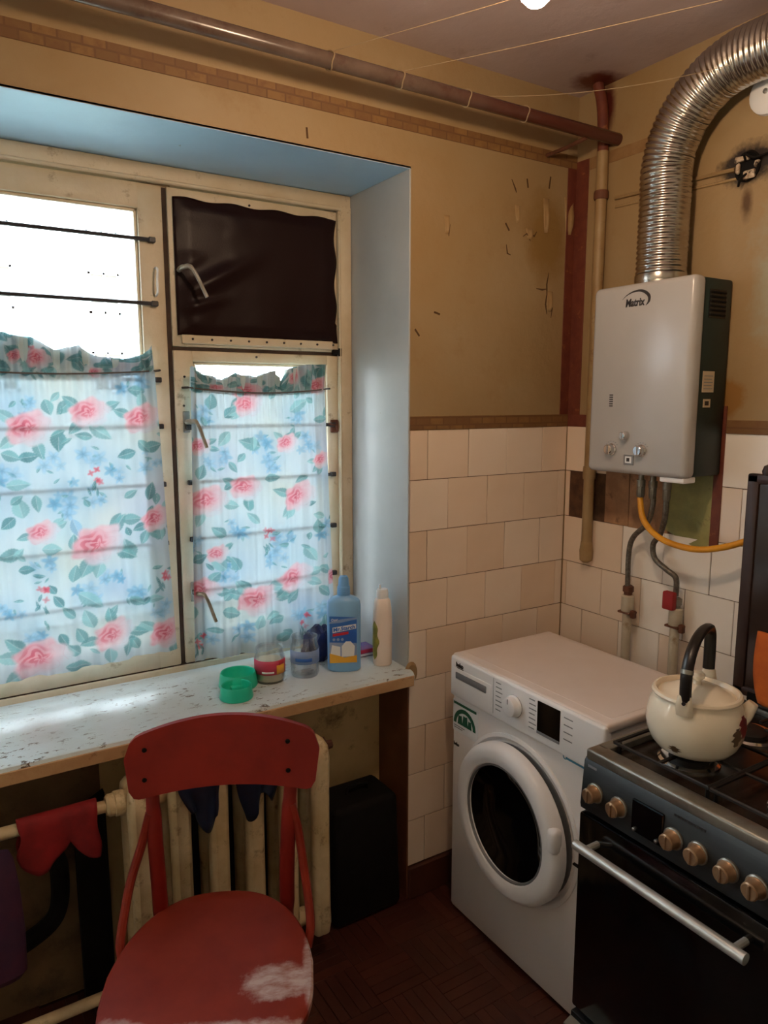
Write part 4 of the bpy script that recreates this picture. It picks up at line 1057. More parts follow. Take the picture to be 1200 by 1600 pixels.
# door: recess ring on the body, then the door a little ajar
DY, DZ = -0.382, 0.438
b_ = BM(); lathe(b_, [(0.225, 0.002), (0.224, -0.004), (0.215, -0.006), (0.205, 0.0), (0.195, 0.006)], (FX, DY, DZ), 'x', 56, caps=False); obj('door_surround', b_, M_plastic_w, t)
b_ = BM(); lathe(b_, [(0.200, 0.001), (0.200, -0.003), (0.15, -0.003), (0.15, 0.001)], (FX, DY, DZ), 'x', 48, caps=False); obj('door_gasket', b_, M_grey, t)
b_ = BM(); lathe(b_, [(0.152, 0.001), (0.152, -0.002)], (FX, DY, DZ), 'x', 40); obj('drum_opening', b_, M_blackm, t)
AJ = R(2.0); HINGE = Vector((FX-0.006, DY+0.205, DZ))
def dooracc(b_):
    Mx = Matrix.Translation(HINGE) @ Matrix.Rotation(-AJ, 4, 'Z') @ Matrix.Translation(-HINGE)
    bmesh.ops.transform(b_, matrix=Mx, verts=b_.verts)
    return b_
b_ = BM(); lathe(b_, [(0.140, -0.006), (0.200, -0.006), (0.2065, -0.012), (0.2065, -0.030), (0.200, -0.042), (0.188, -0.048), (0.168, -0.049), (0.156, -0.044), (0.150, -0.034), (0.146, -0.020), (0.140, -0.012)], (FX, DY, DZ), 'x', 64, caps=False)
door = obj('door', dooracc(b_), M_plastic_w, t)
b_ = BM(); lathe(b_, [(0.151, -0.036), (0.1500, -0.031), (0.140, -0.027), (0.118, -0.018), (0.10, -0.012), (0.07, -0.008), (0.001, -0.006)], (FX, DY, DZ), 'x', 48, caps=False); obj('porthole', dooracc(b_), M_porthole, door)
b_ = BM(); lathe(b_, [(0.152, -0.036), (0.1535, -0.0405), (0.149, -0.042), (0.147, -0.036)], (FX, DY, DZ), 'x', 48, caps=False); obj('porthole_ring', dooracc(b_), M_grey, door)
b_ = BM(); box(b_, FX-0.0505, FX-0.02, DY-0.203, DY-0.170, DZ+0.02, DZ+0.085, 0.012, 3); obj('door_grip', dooracc(b_), M_plastic_w, door)
b_ = BM(); box(b_, FX-0.004, FX+0.001, -0.617, -0.602, 0.440, 0.468, 0.002); lt = obj('latch_slot', b_, M_black, t)
b_ = BM(); box(b_, FX-0.012, FX, -0.614, -0.592, 0.428, 0.434, 0.002); obj('latch_hook', b_, M_blackm, lt)
for y in (WY0-0.06, WY1+0.06):
    for x in (WX+0.06, WB-0.06):
        b_ = BM(); lathe(b_, [(0.02, 0.0), (0.02, 0.014)], (x, y, 0), 'z', 12); obj('foot', b_, M_blackm, t)

# ------------------------------------------------------------------ stove
SX, SB, SY0, SY1, SZ = -0.650, -0.115, -0.713, -1.215, 0.806
t = thing('gas_stove', 'steel gas stove with black oven door right of the washing machine', 'stove', ((SX+SB)/2, (SY0+SY1)/2, 0))
stove = t
b_ = BM(); box(b_, SX+0.018, SB, SY1, SY0, 0.03, SZ-0.03, 0.004); obj('body', b_, M_steel, t)
b_ = BM()
box(b_, SX+0.004, SX+0.045, SY1-0.002, SY0+0.002, SZ-0.026, SZ, 0.006, 3); box(b_, SB-0.03, SB, SY1-0.002, SY0+0.002, SZ-0.026, SZ, 0.006, 2)
box(b_, SX+0.03, SB-0.02, SY0-0.030, SY0+0.002, SZ-0.026, SZ, 0.006, 2); box(b_, SX+0.03, SB-0.02, SY1-0.002, SY1+0.030, SZ-0.026, SZ, 0.006, 2)
hob = obj('hob_rim', b_, M_steel_worn, t)
b_ = BM(); box(b_, SX+0.035, SB-0.025, SY1+0.022, SY0-0.022, SZ-0.026, SZ-0.014, 0.003); obj('hob_plate', b_, M_hob, t)
BURN = [(-0.485, -0.845), (-0.485, -1.085), (-0.27, -0.845), (-0.27, -1.085)]
for (x, y) in BURN:
    b_ = BM(); lathe(b_, [(0.062, SZ-0.016), (0.062, SZ-0.010), (0.056, SZ-0.006), (0.040, SZ-0.008), (0.038, SZ-0.014)], (x, y, 0), 'z', 32, caps=False); bu = obj('burner_bowl', b_, M_chrome, t)
    b_ = BM(); lathe(b_, [(0.038, SZ-0.014), (0.038, SZ-0.001), (0.030, SZ+0.004), (0.001, SZ+0.005)], (x, y, 0), 'z', 28, caps=False); obj('burner_cap', b_, M_iron, bu)
GZ = SZ+0.012
for gy0, gy1 in ((SY0-0.030, -0.962), (-0.968, SY1+0.030)):
    b_ = BM(); x0, x1 = SX+0.055, SB-0.045; r = 0.0042; ym = (gy0+gy1)/2
    tube(b_, [(x0, gy0, GZ), (x1, gy0, GZ), (x1, gy1, GZ), (x0, gy1, GZ), (x0, gy0, GZ)], r, 6)
    xm = (x0+x1)/2; tube(b_, [(xm, gy0, GZ), (xm, gy1, GZ)], r, 6)
    for bx in (-0.485, -0.27):
        for dx, dy in ((1, 0), (-1, 0), (0, 1), (0, -1)):
            p0 = (bx+dx*0.028, ym+dy*0.028, GZ+0.001)
            p1 = (bx+dx*min(0.11, (x1-bx) if dx > 0 else (bx-x0)), ym, GZ) if dx else (bx, gy1 if dy < 0 else gy0, GZ)
            tube(b_, [p0, p1], r, 6)
    for x in (x0+0.01, x1-0.01):
        for y in (gy0-0.006, gy1+0.006): tube(b_, [(x, y, SZ-0.014), (x, y, GZ)], r, 6)
    obj('pan_grate', b_, M_iron, t)
# slanted control panel
b_ = BM(); prism(b_, [(SX+0.020, 0.672), (SX-0.004, 0.674), (SX-0.006, 0.684), (SX+0.002, 0.780), (SX+0.010, 0.790), (SX+0.020, 0.790)], lambda u, v, d: (u, SY0+0.002-d, v), SY0-SY1+0.004); obj('control_panel', b_, M_steel, t)
def px(z): return SX-0.006+0.008*(z-0.684)/0.096
for y in (-0.748, -0.810, -0.938, -0.990, -1.049, -1.102, -1.158):
    k = knob_x('knob', t, px(0.722), y, 0.722, 0.0165, 0.026, M_knob, 22)
    b_ = BM(); lathe(b_, [(0.021, 0.001), (0.021, -0.003), (0.017, -0.005)], (px(0.722), y, 0.722), 'x', 22, caps=False); obj('knob_ring', b_, M_steel_worn, k)
    b_ = BM(); box(b_, px(.722)-0.029, px(.722)-0.0255, y-0.0025, y+0.0025, 0.709, 0.735, 0.001); obj('grip', b_, M_knob, k)
b_ = BM(); box(b_, px(0.72)-0.003, px(0.72)+0.004, -0.915, -0.842, 0.690, 0.758, 0.002); tm = obj('timer_display', b_, M_black, t)
for y, z in ((-0.852, 0.698), (-0.904, 0.700)):
    b_ = BM(); lathe(b_, [(0.004, -0.0), (0.0035, -0.004), (0.001, -0.005)], (px(0.7)-0.002, y, z), 'x', 10); obj('timer_button', b_, M_silver, tm)
for k in range(10):
    b_ = BM(); box(b_, px(0.77)-0.0010, px(0.77)+0.002, -0.938-k*0.0068, -0.9335-k*0.0068, 0.765, 0.770); obj('panel_print', b_, M_ink, t, smooth=False)
b_ = BM(); box(b_, px(0.775)-0.0008, px(0.775)+0.002, -0.745, -0.722, 0.769, 0.774); obj('panel_emblem', b_, M_inkgrey, t, smooth=False)
b_ = BM(); box(b_, SX-0.012, SX+0.018, SY1+0.002, SY0-0.002, 0.205, 0.668, 0.005, 2); od = obj('oven_door', b_, M_black, t)
b_ = BM(); tube(b_, [(SX-0.052, SY0-0.030, 0.620), (SX-0.052, SY1+0.095, 0.620)], 0.0105, 16); hd = obj('door_handle', b_, M_handle_steel, od)
for y in (SY0-0.055, SY1+0.12):
    b_ = BM(); tube(b_, [(SX-0.010, y, 0.620), (SX-0.052, y, 0.620)], 0.007, 10); obj('handle_post', b_, M_handle_steel, od)
b_ = BM(); box(b_, SX-0.014, SX+0.018, SY1+0.002, SY0-0.002, 0.035, 0.192, 0.004, 2); dw = obj('storage_drawer', b_, M_steel, t)
b_ = BM(); prism(b_, [(SX-0.014, 0.180), (SX-0.036, 0.172), (SX-0.038, 0.160), (SX-0.014, 0.165)], lambda u, v, d: (u, SY0-0.004-d, v), SY0-SY1-0.008); obj('drawer_lip', b_, M_steel_worn, dw)
for x in (SX+0.06, SB-0.05):
    for y in (SY0-0.04, SY1+0.04):
        b_ = BM(); lathe(b_, [(0.018, 0.0), (0.018, 0.034)], (x, y, 0), 'z', 12); obj('foot', b_, M_blackm, t)
# glass lid folded up against the wall
b_ = BM(); LX0, LX1 = -0.112, -0.096
LZ0, LZ1, LY0, LY1 = SZ+0.006, 1.362, SY0+0.012, SY1
box(b_, LX0-0.004, LX1, LY0-0.030, LY0, LZ0, LZ1, 0.005, 2); box(b_, LX0-0.004, LX1, LY1, LY1+0.03, LZ0, LZ1, 0.005, 2)
box(b_, LX0-0.004, LX1, LY1, LY0, LZ1-0.024, LZ1, 0.005, 2); box(b_, LX0-0.004, LX1, LY1, LY0, LZ0, LZ0+0.024, 0.005, 2)
lid = obj('lid_frame', b_, M_lidframe, t)
b_ = BM(); box(b_, LX0+0.002, LX1-0.002, LY1+0.02, LY0-0.02, LZ0+0.015, LZ1-0.015); obj('lid_glass', b_, M_lidglass, lid)
b_ = BM(); lathe(b_, [(0.012, LZ1-0.002), (0.014, LZ1+0.008), (0.010, LZ1+0.02), (0.001, LZ1+0.024)], (-0.105, LY0-0.045, 0), 'z', 14); obj('lid_knob', b_, M_lidframe, lid)
for y in (LY0-0.06, LY1+0.06):
    b_ = BM(); box(b_, -0.118, -0.085, y-0.02, y+0.02, SZ-0.004, SZ+0.022, 0.003); obj('lid_hinge', b_, M_blackm, lid)
# orange potholder leaning on the lid
b_ = BM()
def pot(u, v):
    a = 0.085*(1-0.35*(1-v)**3); return (-0.150+0.028*v-0.004*math.sin(math.pi*u), -0.845-a*(1-2*u)*-1*1.0+0.0, GZ+0.004+0.165*(v)-0.01*math.sin(math.pi*u)*(1-v))
grid(b_, 14, 14, pot)
ph = obj('potholder', b_, M_orange); sd = ph.modifiers.new('thickness', 'SOLIDIFY'); sd.thickness = 0.010
tag(ph, 'orange cloth potholder leaning against the raised stove lid', 'potholder')

# ------------------------------------------------------------------ kettle
KX, KY, KZ = -0.480, -0.850, GZ+0.0045
t = thing('kettle', 'cream enamel kettle with a black handle on the front stove burner', 'kettle', (KX, KY, KZ), R(0))
def kl(b_, prof, seg=48, caps=False): lathe(b_, prof, (KX, KY, KZ), 'z', seg, caps=caps)
b_ = BM(); kl(b_, [(0.001, 0.0), (0.062, 0.0), (0.072, 0.004), (0.084, 0.018), (0.093, 0.038), (0.0965, 0.058), (0.095, 0.078), (0.090, 0.098), (0.084, 0.110), (0.0815, 0.116)]); body = obj('body', b_, M_enamel, t)
b_ = BM(); kl(b_, [(0.079, 0.113), (0.085, 0.115), (0.0875, 0.120), (0.085, 0.125), (0.080, 0.1265), (0.076, 0.123), (0.074, 0.116)]); obj('rim', b_, M_enamel, t)
b_ = BM(); kl(b_, [(0.0755, 0.117), (0.068, 0.119), (0.056, 0.126), (0.038, 0.134), (0.018, 0.138), (0.001, 0.1385)]); ld = obj('lid', b_, M_enamel, t)
b_ = BM(); kl(b_, [(0.008, 0.137), (0.007, 0.146), (0.013, 0.152), (0.014, 0.158), (0.010, 0.163), (0.001, 0.164)], 20); obj('lid_knob', b_, M_enamel, ld)
hdir = Vector((0.42, 0.91, 0)).normalized()          # the handle stands across the spout
def hp(s, z): v = Vector((KX, KY, KZ))+hdir*s; return (v.x, v.y, v.z+z)
hdir = Vector((-1.7881-KX, -1.725-KY, 0)).normalized(); hdir = Matrix.Rotation(R(-13), 3, 'Z') @ hdir
b_ = BM(); tube(b_, catmull([hp(0.089, 0.132), hp(0.092, 0.160), hp(0.089, 0.192), hp(0.066, 0.222), hp(0.030, 0.240), hp(-0.010, 0.246), hp(-0.055, 0.243), hp(-0.080, 0.226), hp(-0.087, 0.185), hp(-0.087, 0.145)], 5), 0.0095, 10, flat=1.3); hn = obj('handle', b_, M_black_plastic, t)
b_ = BM(); tube(b_, [hp(0.0905, 0.186), hp(0.0880, 0.194)], 0.0106, 10, flat=1.3); obj('handle_band', b_, M_steel_worn, hn)
for s in (1, -1):
    b_ = BM(); tt = Vector((-hdir.y, hdir.x, 0))
    tube(b_, [hp(s*0.090, 0.100), hp(s*0.094, 0.118), hp(s*0.094, 0.142)], [0.016, 0.017, 0.013], 12, flat=0.28, up=tuple(tt)); lg = obj('handle_lug', b_, M_enamel, t)
    b_ = BM(); tube(b_, [hp(s*0.097, 0.128), hp(s*0.1005, 0.128)], 0.004, 8); obj('rivet', b_, M_bar, lg)
sp = Matrix.Rotation(R(112), 3, 'Z') @ hdir
sp = -sp if sp.dot(rt) < 0 else sp
def spp(s, z): v = Vector((KX, KY, KZ))+sp*s; return (v.x, v.y, v.z+z)
b_ = BM(); tube(b_, catmull([spp(0.080, 0.072), spp(0.093, 0.085), spp(0.102, 0.099), spp(0.107, 0.108)], 5), [0.022, 0.021, 0.020, 0.019, 0.018, 0.017, 0.016, 0.015, 0.014, 0.0135, 0.013, 0.0125, 0.012, 0.0115, 0.011, 0.0105], 14); obj('spout', b_, M_enamel, t)
def kdecal(name, a0, a1, z0, z1, m, jag):
    """printed flower or scorch patch, laid on the curve of the body"""
    P = [(0.072, 0.004), (0.084, 0.018), (0.093, 0.038), (0.0965, 0.058), (0.095, 0.078), (0.090, 0.098)]
    b_ = BM()
    def f(u, v):
        z = z0+(z1-z0)*v; r = float(np.interp(z, [p[1] for p in P], [p[0] for p in P]))+0.0007
        w = math.sin(math.pi*min(max(v, 0.06), 0.94))**0.6*(1+jag*math.sin(v*19+u*7)); a = R((a0+a1)/2+(a1-a0)*(u-0.5)*w)
        d = Matrix.Rotation(a, 3, 'Z') @ Vector((-1.7881-KX, -1.725-KY, 0)).normalized()
        return (KX+d.x*r, KY+d.y*r, KZ+z)
    grid(b_, 10, 10, f); obj(name, b_, m, t)
kdecal('flower_print', 58, 82, 0.052, 0.096, M_redprint, 0.3); kdecal('leaf_print', 46, 62, 0.040, 0.078, M_tan, 0.4)
kdecal('scorch_mark', -30, -16, 0.016, 0.032, M_tan, 0.5)

# ------------------------------------------------------------------ things on the sill
SZT = 0.7512
# twin pet bowl
t = thing('pet_bowl', 'teal green double pet bowl on the window sill', 'bowl', (-1.115, 0.10, SZT))
def bowl(cx, cy, r, h):
    b_ = BM(); lathe(b_, [(0.001, 0.004), (r*1.06, 0.0), (r*1.10, 0.004), (r*1.04, h*0.5), (r, h-0.003), (r-0.002, h), (r-0.004, h-0.002), (r*0.88, h*0.45), (r*0.78, h*0.2), (0.001, h*0.14)], (cx, cy, SZT), 'z', 40, caps=False)
    return obj('dish', b_, M_teal, t)
bowl(-1.097, 0.140, 0.049, 0.040); bowl(-1.131, 0.064, 0.041, 0.036)
b_ = BM(); box(b_, -1.136, -1.094, 0.085, 0.110, SZT, SZT+0.020, 0.006, 2); obj('bridge', b_, M_teal, t)
def jar(label, x, y, r, h, lab, parts):
    tt = thing('glass_jar', label, 'jar', (x, y, SZT))
    b_ = BM(); lathe(b_, [(0.001, 0.0), (r*0.90, 0.0), (r, 0.008), (r, h*0.70), (r*0.96, h*0.78), (r*0.88, h*0.84), (r*0.88, h*0.97), (r*0.93, h*0.985), (r*0.92, h), (r*0.86, h), (r*0.83, h*0.86), (r*0.95, h*0.70), (r*0.95, 0.010), (0.001, 0.005)], (x, y, SZT), 'z', 40, caps=False)
    obj('glass', b_, M_jar, tt)
    for k in (0.88, 0.92):
        b_ = BM(); lathe(b_, [(r*0.885, h*k-0.0012), (r*0.90, h*k), (r*0.885, h*k+0.0012)], (x, y, SZT), 'z', 36, caps=False); obj('screw_thread', b_, M_jar, tt)
    for nm, z0, z1, a0, a1, m, rr_ in parts:
        b_ = BM()
        da = math.atan2(-1.725-y, -1.788-x)
        def f(u, v): a = da+R(a0+(a1-a0)*u); return (x+rr_*math.cos(a), y+rr_*math.sin(a), SZT+z0+(z1-z0)*v)
        grid(b_, 20, 2, f); o = obj(nm, b_, m, tt); sd = o.modifiers.new('thickness', 'SOLIDIFY'); sd.thickness = 0.0006
    return tt
j1 = jar('squat glass jar with a red and yellow label, beside the pet bowl', -1.005, 0.132, 0.043, 0.098, 1, [('label_band', 0.028, 0.068, -100, 100, M_label_pink, 0.0436), ('yellow_print', 0.030, 0.055, 25, 62, M_label_yel, 0.0443), ('red_print', 0.055, 0.067, 35, 75, M_label_red, 0.0443), ('white_print', 0.033, 0.038, -30, 15, M_paper_w, 0.0443)])
b_ = BM(); lathe(b_, [(0.001, 0.006), (0.038, 0.006), (0.0395, 0.010), (0.0395, 0.060), (0.001, 0.061)], (-1.005, 0.132, SZT), 'z', 30, caps=False); obj('contents', b_, M_wax, j1)
jar('taller clear glass jar with a blue label, left of the blue bottle', -0.902, 0.118, 0.041, 0.116, 2, [('label_band', 0.042, 0.080, -95, 95, M_label_pale, 0.0416), ('label_print', 0.050, 0.060, -40, 30, M_label_blue, 0.0422)])

# blue starch bottle
def oval_loft(b_, prof, c, n_=36, rot=0.0, p=2.6):
    """loft of superellipse rings: (half width, half depth, z)"""
    rings = []
    for a, d, z in prof:
        ring = []
        for k in range(n_):
            th = 2*math.pi*k/n_; ct, st_ = math.cos(th), math.sin(th)
            u = a*math.copysign(abs(ct)**(2/p), ct); v = d*math.copysign(abs(st_)**(2/p), st_)
            ring.append(b_.verts.new((c[0]+u*math.cos(rot)-v*math.sin(rot), c[1]+u*math.sin(rot)+v*math.cos(rot), c[2]+z)))
        rings.append(ring)
    ring_faces(b_, rings)
BX, BY, BR = -0.785, 0.095, R(-27)
t = thing('starch_bottle', 'tall blue plastic bottle with a blue cap on the sill', 'bottle', (BX, BY, SZT))
b_ = BM(); oval_loft(b_, [(0.044, 0.026, 0.0), (0.049, 0.030, 0.006), (0.049, 0.030, 0.10), (0.0495, 0.030, 0.195), (0.047, 0.029, 0.208), (0.036, 0.025, 0.218), (0.019, 0.018, 0.223), (0.016, 0.016, 0.226), (0.016, 0.016, 0.236)], (BX, BY, SZT), 40, BR); bot = obj('body', b_, M_blue, t)
b_ = BM(); lathe(b_, [(0.019, 0.226), (0.0195, 0.229), (0.0185, 0.250), (0.016, 0.253), (0.0145, 0.274), (0.011, 0.281), (0.001, 0.283)], (BX, BY, SZT), 'z', 28, caps=False); obj('cap', b_, M_bluecap, t)
ux = Vector((math.cos(BR), math.sin(BR), 0)); un = Vector((math.sin(BR), -math.cos(BR), 0))
def bp(u, z, d=0.0): v = Vector((BX, BY, SZT))+ux*u+un*(0.0304+d); return (v.x, v.y, v.z+z)
def lab(name, outline, m, d, par):
    b_ = BM(); prism(b_, outline, lambda u, v, q: bp(u, v, d+q), 0.0005); return obj(name, b_, m, par)
lb = lab('label', [(-0.043, 0.030), (0.036, 0.030), (0.036, 0.165), (-0.043, 0.170)], M_label_blue, 0.0, t)
lab('label_stripe', [(-0.043, 0.030), (0.036, 0.030), (0.036, 0.052), (0.0, 0.046), (-0.043, 0.060)], M_label_yel, 0.0005, lb)
lab('label_sky', [(-0.043, 0.060), (0.0, 0.046), (0.036, 0.052), (0.036, 0.088), (-0.043, 0.092)], M_label_pale, 0.0004, lb)
lab('shirt_print', [(-0.008, 0.048), (0.028, 0.050), (0.030, 0.080), (0.018, 0.094), (0.004, 0.094), (-0.008, 0.080)], M_paper_w, 0.0007, lb)
lab('shirt_print', [(-0.040, 0.058), (-0.012, 0.050), (-0.012, 0.078), (-0.036, 0.084)], M_paper_w, 0.0006, lb)
lab('name_panel', [(-0.034, 0.120), (0.034, 0.132), (0.034, 0.146), (-0.034, 0.136)], M_paper_w, 0.0006, lb)
lab('red_stripe', [(-0.034, 0.109), (0.012, 0.116), (0.012, 0.124), (-0.034, 0.117)], M_label_red, 0.0006, lb)
lab('corner_stripe', [(-0.043, 0.152), (-0.012, 0.160), (0.036, 0.165), (0.036, 0.160), (-0.012, 0.150), (-0.043, 0.148)], M_label_pale, 0.0005, lb)
for u in (-0.030, -0.018, -0.006):
    P = [(u+0.0042*math.cos(k*0.5236), 0.100+0.0042*math.sin(k*0.5236)) for k in range(12)]; lab('round_print', P, M_label_pale, 0.0006, lb)
text('lettering', 'Mr.Starch', 0.0155, M_label_blue, t, bp(-0.0315, 0.1238, 0.0012), tuple(ux+Vector((0, 0, 0.15))), (0, 0, 1), width=0.063, bold=0.0005)
text('lettering', 'Ozar', 0.010, M_paper_w, t, bp(-0.038, 0.155, 0.0014), tuple(ux+Vector((0, 0, 0.1))), (0, 0, 1), width=0.020)
# cream bottle by the reveal
t = thing('cream_bottle', 'cream plastic bottle with an olive printed side next to the reveal', 'bottle', (-0.668, 0.070, SZT))
b_ = BM(); oval_loft(b_, [(0.025, 0.022, 0.0), (0.028, 0.025, 0.005), (0.0285, 0.026, 0.10), (0.029, 0.026, 0.135), (0.0265, 0.024, 0.175), (0.023, 0.021, 0.198), (0.018, 0.017, 0.205)], (-0.668, 0.070, SZT), 36, R(-20)); obj('body', b_, M_cream, t)
b_ = BM(); oval_loft(b_, [(0.018, 0.016, 0.205), (0.0175, 0.0155, 0.226), (0.015, 0.013, 0.232)], (-0.668, 0.070, SZT), 28, R(-20)); oval_loft(b_, [(0.004, 0.004, 0.230), (0.003, 0.003, 0.246)], (-0.675, 0.072, SZT), 10); obj('cap', b_, M_paper_w, t)
b_ = BM()
def olive(u, v):
    a = R(160+60*u); w = math.sin(math.pi*v)**0.5
    a = R(205+(u-0.5)*70*w*(1+0.2*math.sin(v*17)))
    ct, st_ = math.cos(a), math.sin(a); p = 2.6; rr_ = R(-20)
    uu = 0.0290*math.copysign(abs(ct)**(2/p), ct); vv = 0.0266*math.copysign(abs(st_)**(2/p), st_)
    return (-0.668+uu*math.cos(rr_)-vv*math.sin(rr_), 0.070+uu*math.sin(rr_)+vv*math.cos(rr_), SZT+0.02+0.12*v)
grid(b_, 10, 16, olive); obj('leaf_print', b_, M_olive, t)
# carton and bag behind the bottles
t = thing('small_carton', 'small blue and pink carton lying behind the bottles', 'carton', (-0.70, 0.19, SZT))
b_ = BM(); box(b_, -0.745, -0.640, 0.150, 0.215, SZT, SZT+0.024, 0.002); obj('carton_body', b_, M_pinkbox, t)
b_ = BM(); box(b_, -0.744, -0.641, 0.1492, 0.151, SZT+0.012, SZT+0.023, 0.0005); obj('pink_panel', b_, M_label_pink, t)
b_ = BM(); box(b_, -0.742, -0.645, 0.1488, 0.150, SZT+0.003, SZT+0.010, 0.0005); obj('white_panel', b_, M_paper_w, t)
b_ = BM()
bmesh.ops.create_icosphere(b_, subdivisions=4, radius=1.0)
for v in b_.verts:
    p = v.co.copy(); d = 1+0.28*noise.noise(p*2.3)+0.10*noise.noise(p*6)
    v.co = Vector((-0.812+p.x*d*0.050, 0.205+p.y*d*0.034, max(SZT+0.0005, SZT+0.048+p.z*d*0.058)))
tag(obj('plastic_bag', b_, M_navy), 'crumpled navy plastic bag tucked behind the blue bottle', 'bag')

# ------------------------------------------------------------------ radiator
RY = -0.035
t = thing('radiator', 'old cream cast iron radiator under the window sill behind the chair', 'radiator', (-1.20, RY, 0.0))
rx = [-0.958-0.094*k for k in range(6)]
def rsection(x):
    b_ = BM()
    prof = []                            # outline across a column: two lobes with a seam groove
    for a in range(0, 360, 15):
        c_, s_ = math.cos(R(a)), math.sin(R(a))
        g = 1-0.22*math.exp(-((abs(s_)-1)/0.10)**2)
        prof.append((0.027*c_, 0.030*s_*g))
    for yc, sg in ((RY-0.040, 1), (RY+0.040, 1)):
        rings = []
        for z, k in ((0.062, 0.25), (0.068, 0.62), (0.082, 0.9), (0.11, 1.0), (0.20, 0.94), (0.36, 0.92), (0.50, 0.94), (0.595, 1.0), (0.625, 0.9), (0.640, 0.62), (0.648, 0.25)):
            sh = 0.0 if 0.09 < z < 0.62 else (0.014 if yc < RY else -0.014)*(1-k)
            rings.append([b_.verts.new((x+u*k, yc+v*k+sh*2, z)) for u, v in prof])
        ring_faces(b_, rings)
    for z in (0.115, 0.595):
        box(b_, x-0.020, x+0.020, RY-0.05, RY+0.05, z-0.030, z+0.030, 0.012, 3)
    return obj('section', b_, M_rad, t)
for x in rx: rsection(x)
for z in (0.115, 0.595):
    for k in range(5):
        b_ = BM(); lathe(b_, [(0.021, 0.016), (0.024, 0.030), (0.024, 0.064), (0.021, 0.078)], (rx[k+1], RY, z), 'x', 16); obj('nipple', b_, M_rad, t)
b_ = BM(); lathe(b_, [(0.020, 0.018), (0.026, 0.024), (0.026, 0.036), (0.014, 0.040), (0.012, 0.058), (0.001, 0.059)], (rx[0], RY, 0.600), 'x', 8); obj('end_plug', b_, M_rust, t)
b_ = BM(); lathe(b_, [(0.020, 0.018), (0.025, 0.024), (0.025, 0.034), (0.001, 0.038)], (rx[0], RY, 0.115), 'x', 8); obj('end_plug', b_, M_rad, t)
b_ = BM(); lathe(b_, [(0.024, -0.020), (0.029, -0.026), (0.029, -0.046), (0.026, -0.048), (0.026, -0.060), (0.021, -0.066)], (rx[-1], RY, 0.600), 'x', 18); obj('pipe_nut', b_, M_rad, t)
b_ = BM(); tube(b_, [(rx[-1]-0.06, RY, 0.600), (-2.02, RY, 0.606)], 0.014, 14); obj('supply_pipe', b_, M_rad, t)
b_ = BM(); tube(b_, [(rx[-1]-0.02, RY, 0.115), (-2.02, RY, 0.112)], 0.014, 14); obj('return_pipe', b_, M_rad, t)
for x in (rx[1]+0.047, rx[4]+0.047):
    b_ = BM(); tube(b_, [(x, RY, 0.565), (x, RY+0.08, 0.560), (x, 0.163, 0.56)], 0.008, 8); obj('wall_hook', b_, M_rust, t)
# dark blue cloths stuffed over the radiator
def drape(name, x, w, zt, drop, m, label, cat, seed, yf=RY-0.083, yb=RY+0.06, point=0.0, group=None):
    b_ = BM()
    def f(u, v):
        s = v*3.0
        n_ = noise.noise(Vector((u*3+seed, v*4, seed)))*0.010
        wf = w*(1-point*max(0, (v-0.5)*2))
        xx = x+(u-0.5)*wf+n_
        if v < 0.25: return (xx, yb-0.006, zt-0.10+0.4*v+n_*0.5)
        if v < 0.5: k = (v-0.25)/0.25; return (xx, yb+(yf-yb)*k, zt+0.012*math.sin(math.pi*k)+n_)
        k = (v-0.5)/0.5; return (xx, yf-0.010*math.sin(u*11+seed)*k-0.004, zt-drop*k*(1-0.25*math.sin(u*5+seed)*k))
    grid(b_, 16, 32, f); o = obj(name, b_, m); sd = o.modifiers.new('thickness', 'SOLIDIFY'); sd.thickness = 0.004; sd.offset = 0
    return tag(o, label, cat, group)
drape('dark_cloth', -1.292, 0.120, 0.668, 0.125, M_bagblue, 'dark blue cloth hanging over the radiator behind the chair back, left piece', 'cloth', 1.3, point=0.45, group='blue cloths on the radiator')
drape('dark_cloth', -1.150, 0.150, 0.668, 0.135, M_bagblue, 'blackish blue cloth hanging over the radiator behind the chair back, right piece', 'cloth', 4.1, point=0.6, group='blue cloths on the radiator')
b_ = BM()
grid(b_, 30, 12, lambda u, v: (-1.405+0.40*u, RY+0.085+0.006*math.sin(u*26)*(0.3+v)+0.008*noise.noise(Vector((u*7, v*4, 9))), 0.625-0.50*v+0.012*math.sin(u*9)*v))
o = obj('dark_cloth', b_, M_bagblue); sd = o.modifiers.new('thickness', 'SOLIDIFY'); sd.thickness = 0.003
tag(o, 'wide dark blue cloth hanging behind the radiator, seen between its sections', 'cloth', 'blue cloths on the radiator')
# red cloth and purple bag on the supply pipe
b_ = BM()
def redc(u, v):
    x = -1.68+0.165*u; a = v*2-1; k = abs(a)
    n_ = 0.008*noise.noise(Vector((u*6, v*5, 2)))
    hang = 0.055+0.055*abs(math.sin(u*4.4+0.4))
    if k < 0.25: an = a/0.25*math.pi/2; return (x+n_, RY+0.018*math.sin(an), 0.604+0.018*math.cos(an)+0.002)
    return (x+n_*1.5, RY+math.copysign(0.019+0.012*math.sin(u*9)*(k-0.25)**1, a), 0.604-hang*(k-0.25)/0.75)
grid(b_, 26, 24, redc); o = obj('red_cloth', b_, M_red_cloth); sd = o.modifiers.new('thickness', 'SOLIDIFY'); sd.thickness = 0.003; sd.offset = 0
tag(o, 'crumpled red cloth hung over the pipe left of the radiator', 'cloth')
t = thing('cloth_bag', 'dark purple patterned bag hanging under the sill at the left edge', 'bag', (-1.77, RY-0.03, 0.29))
b_ = BM()
oval_loft(b_, [(0.075, 0.018, 0.292), (0.088, 0.030, 0.31), (0.090, 0.034, 0.40), (0.086, 0.028, 0.50), (0.078, 0.016, 0.57), (0.070, 0.008, 0.592)], (-1.772, RY-0.052, 0), 32, 0.0)
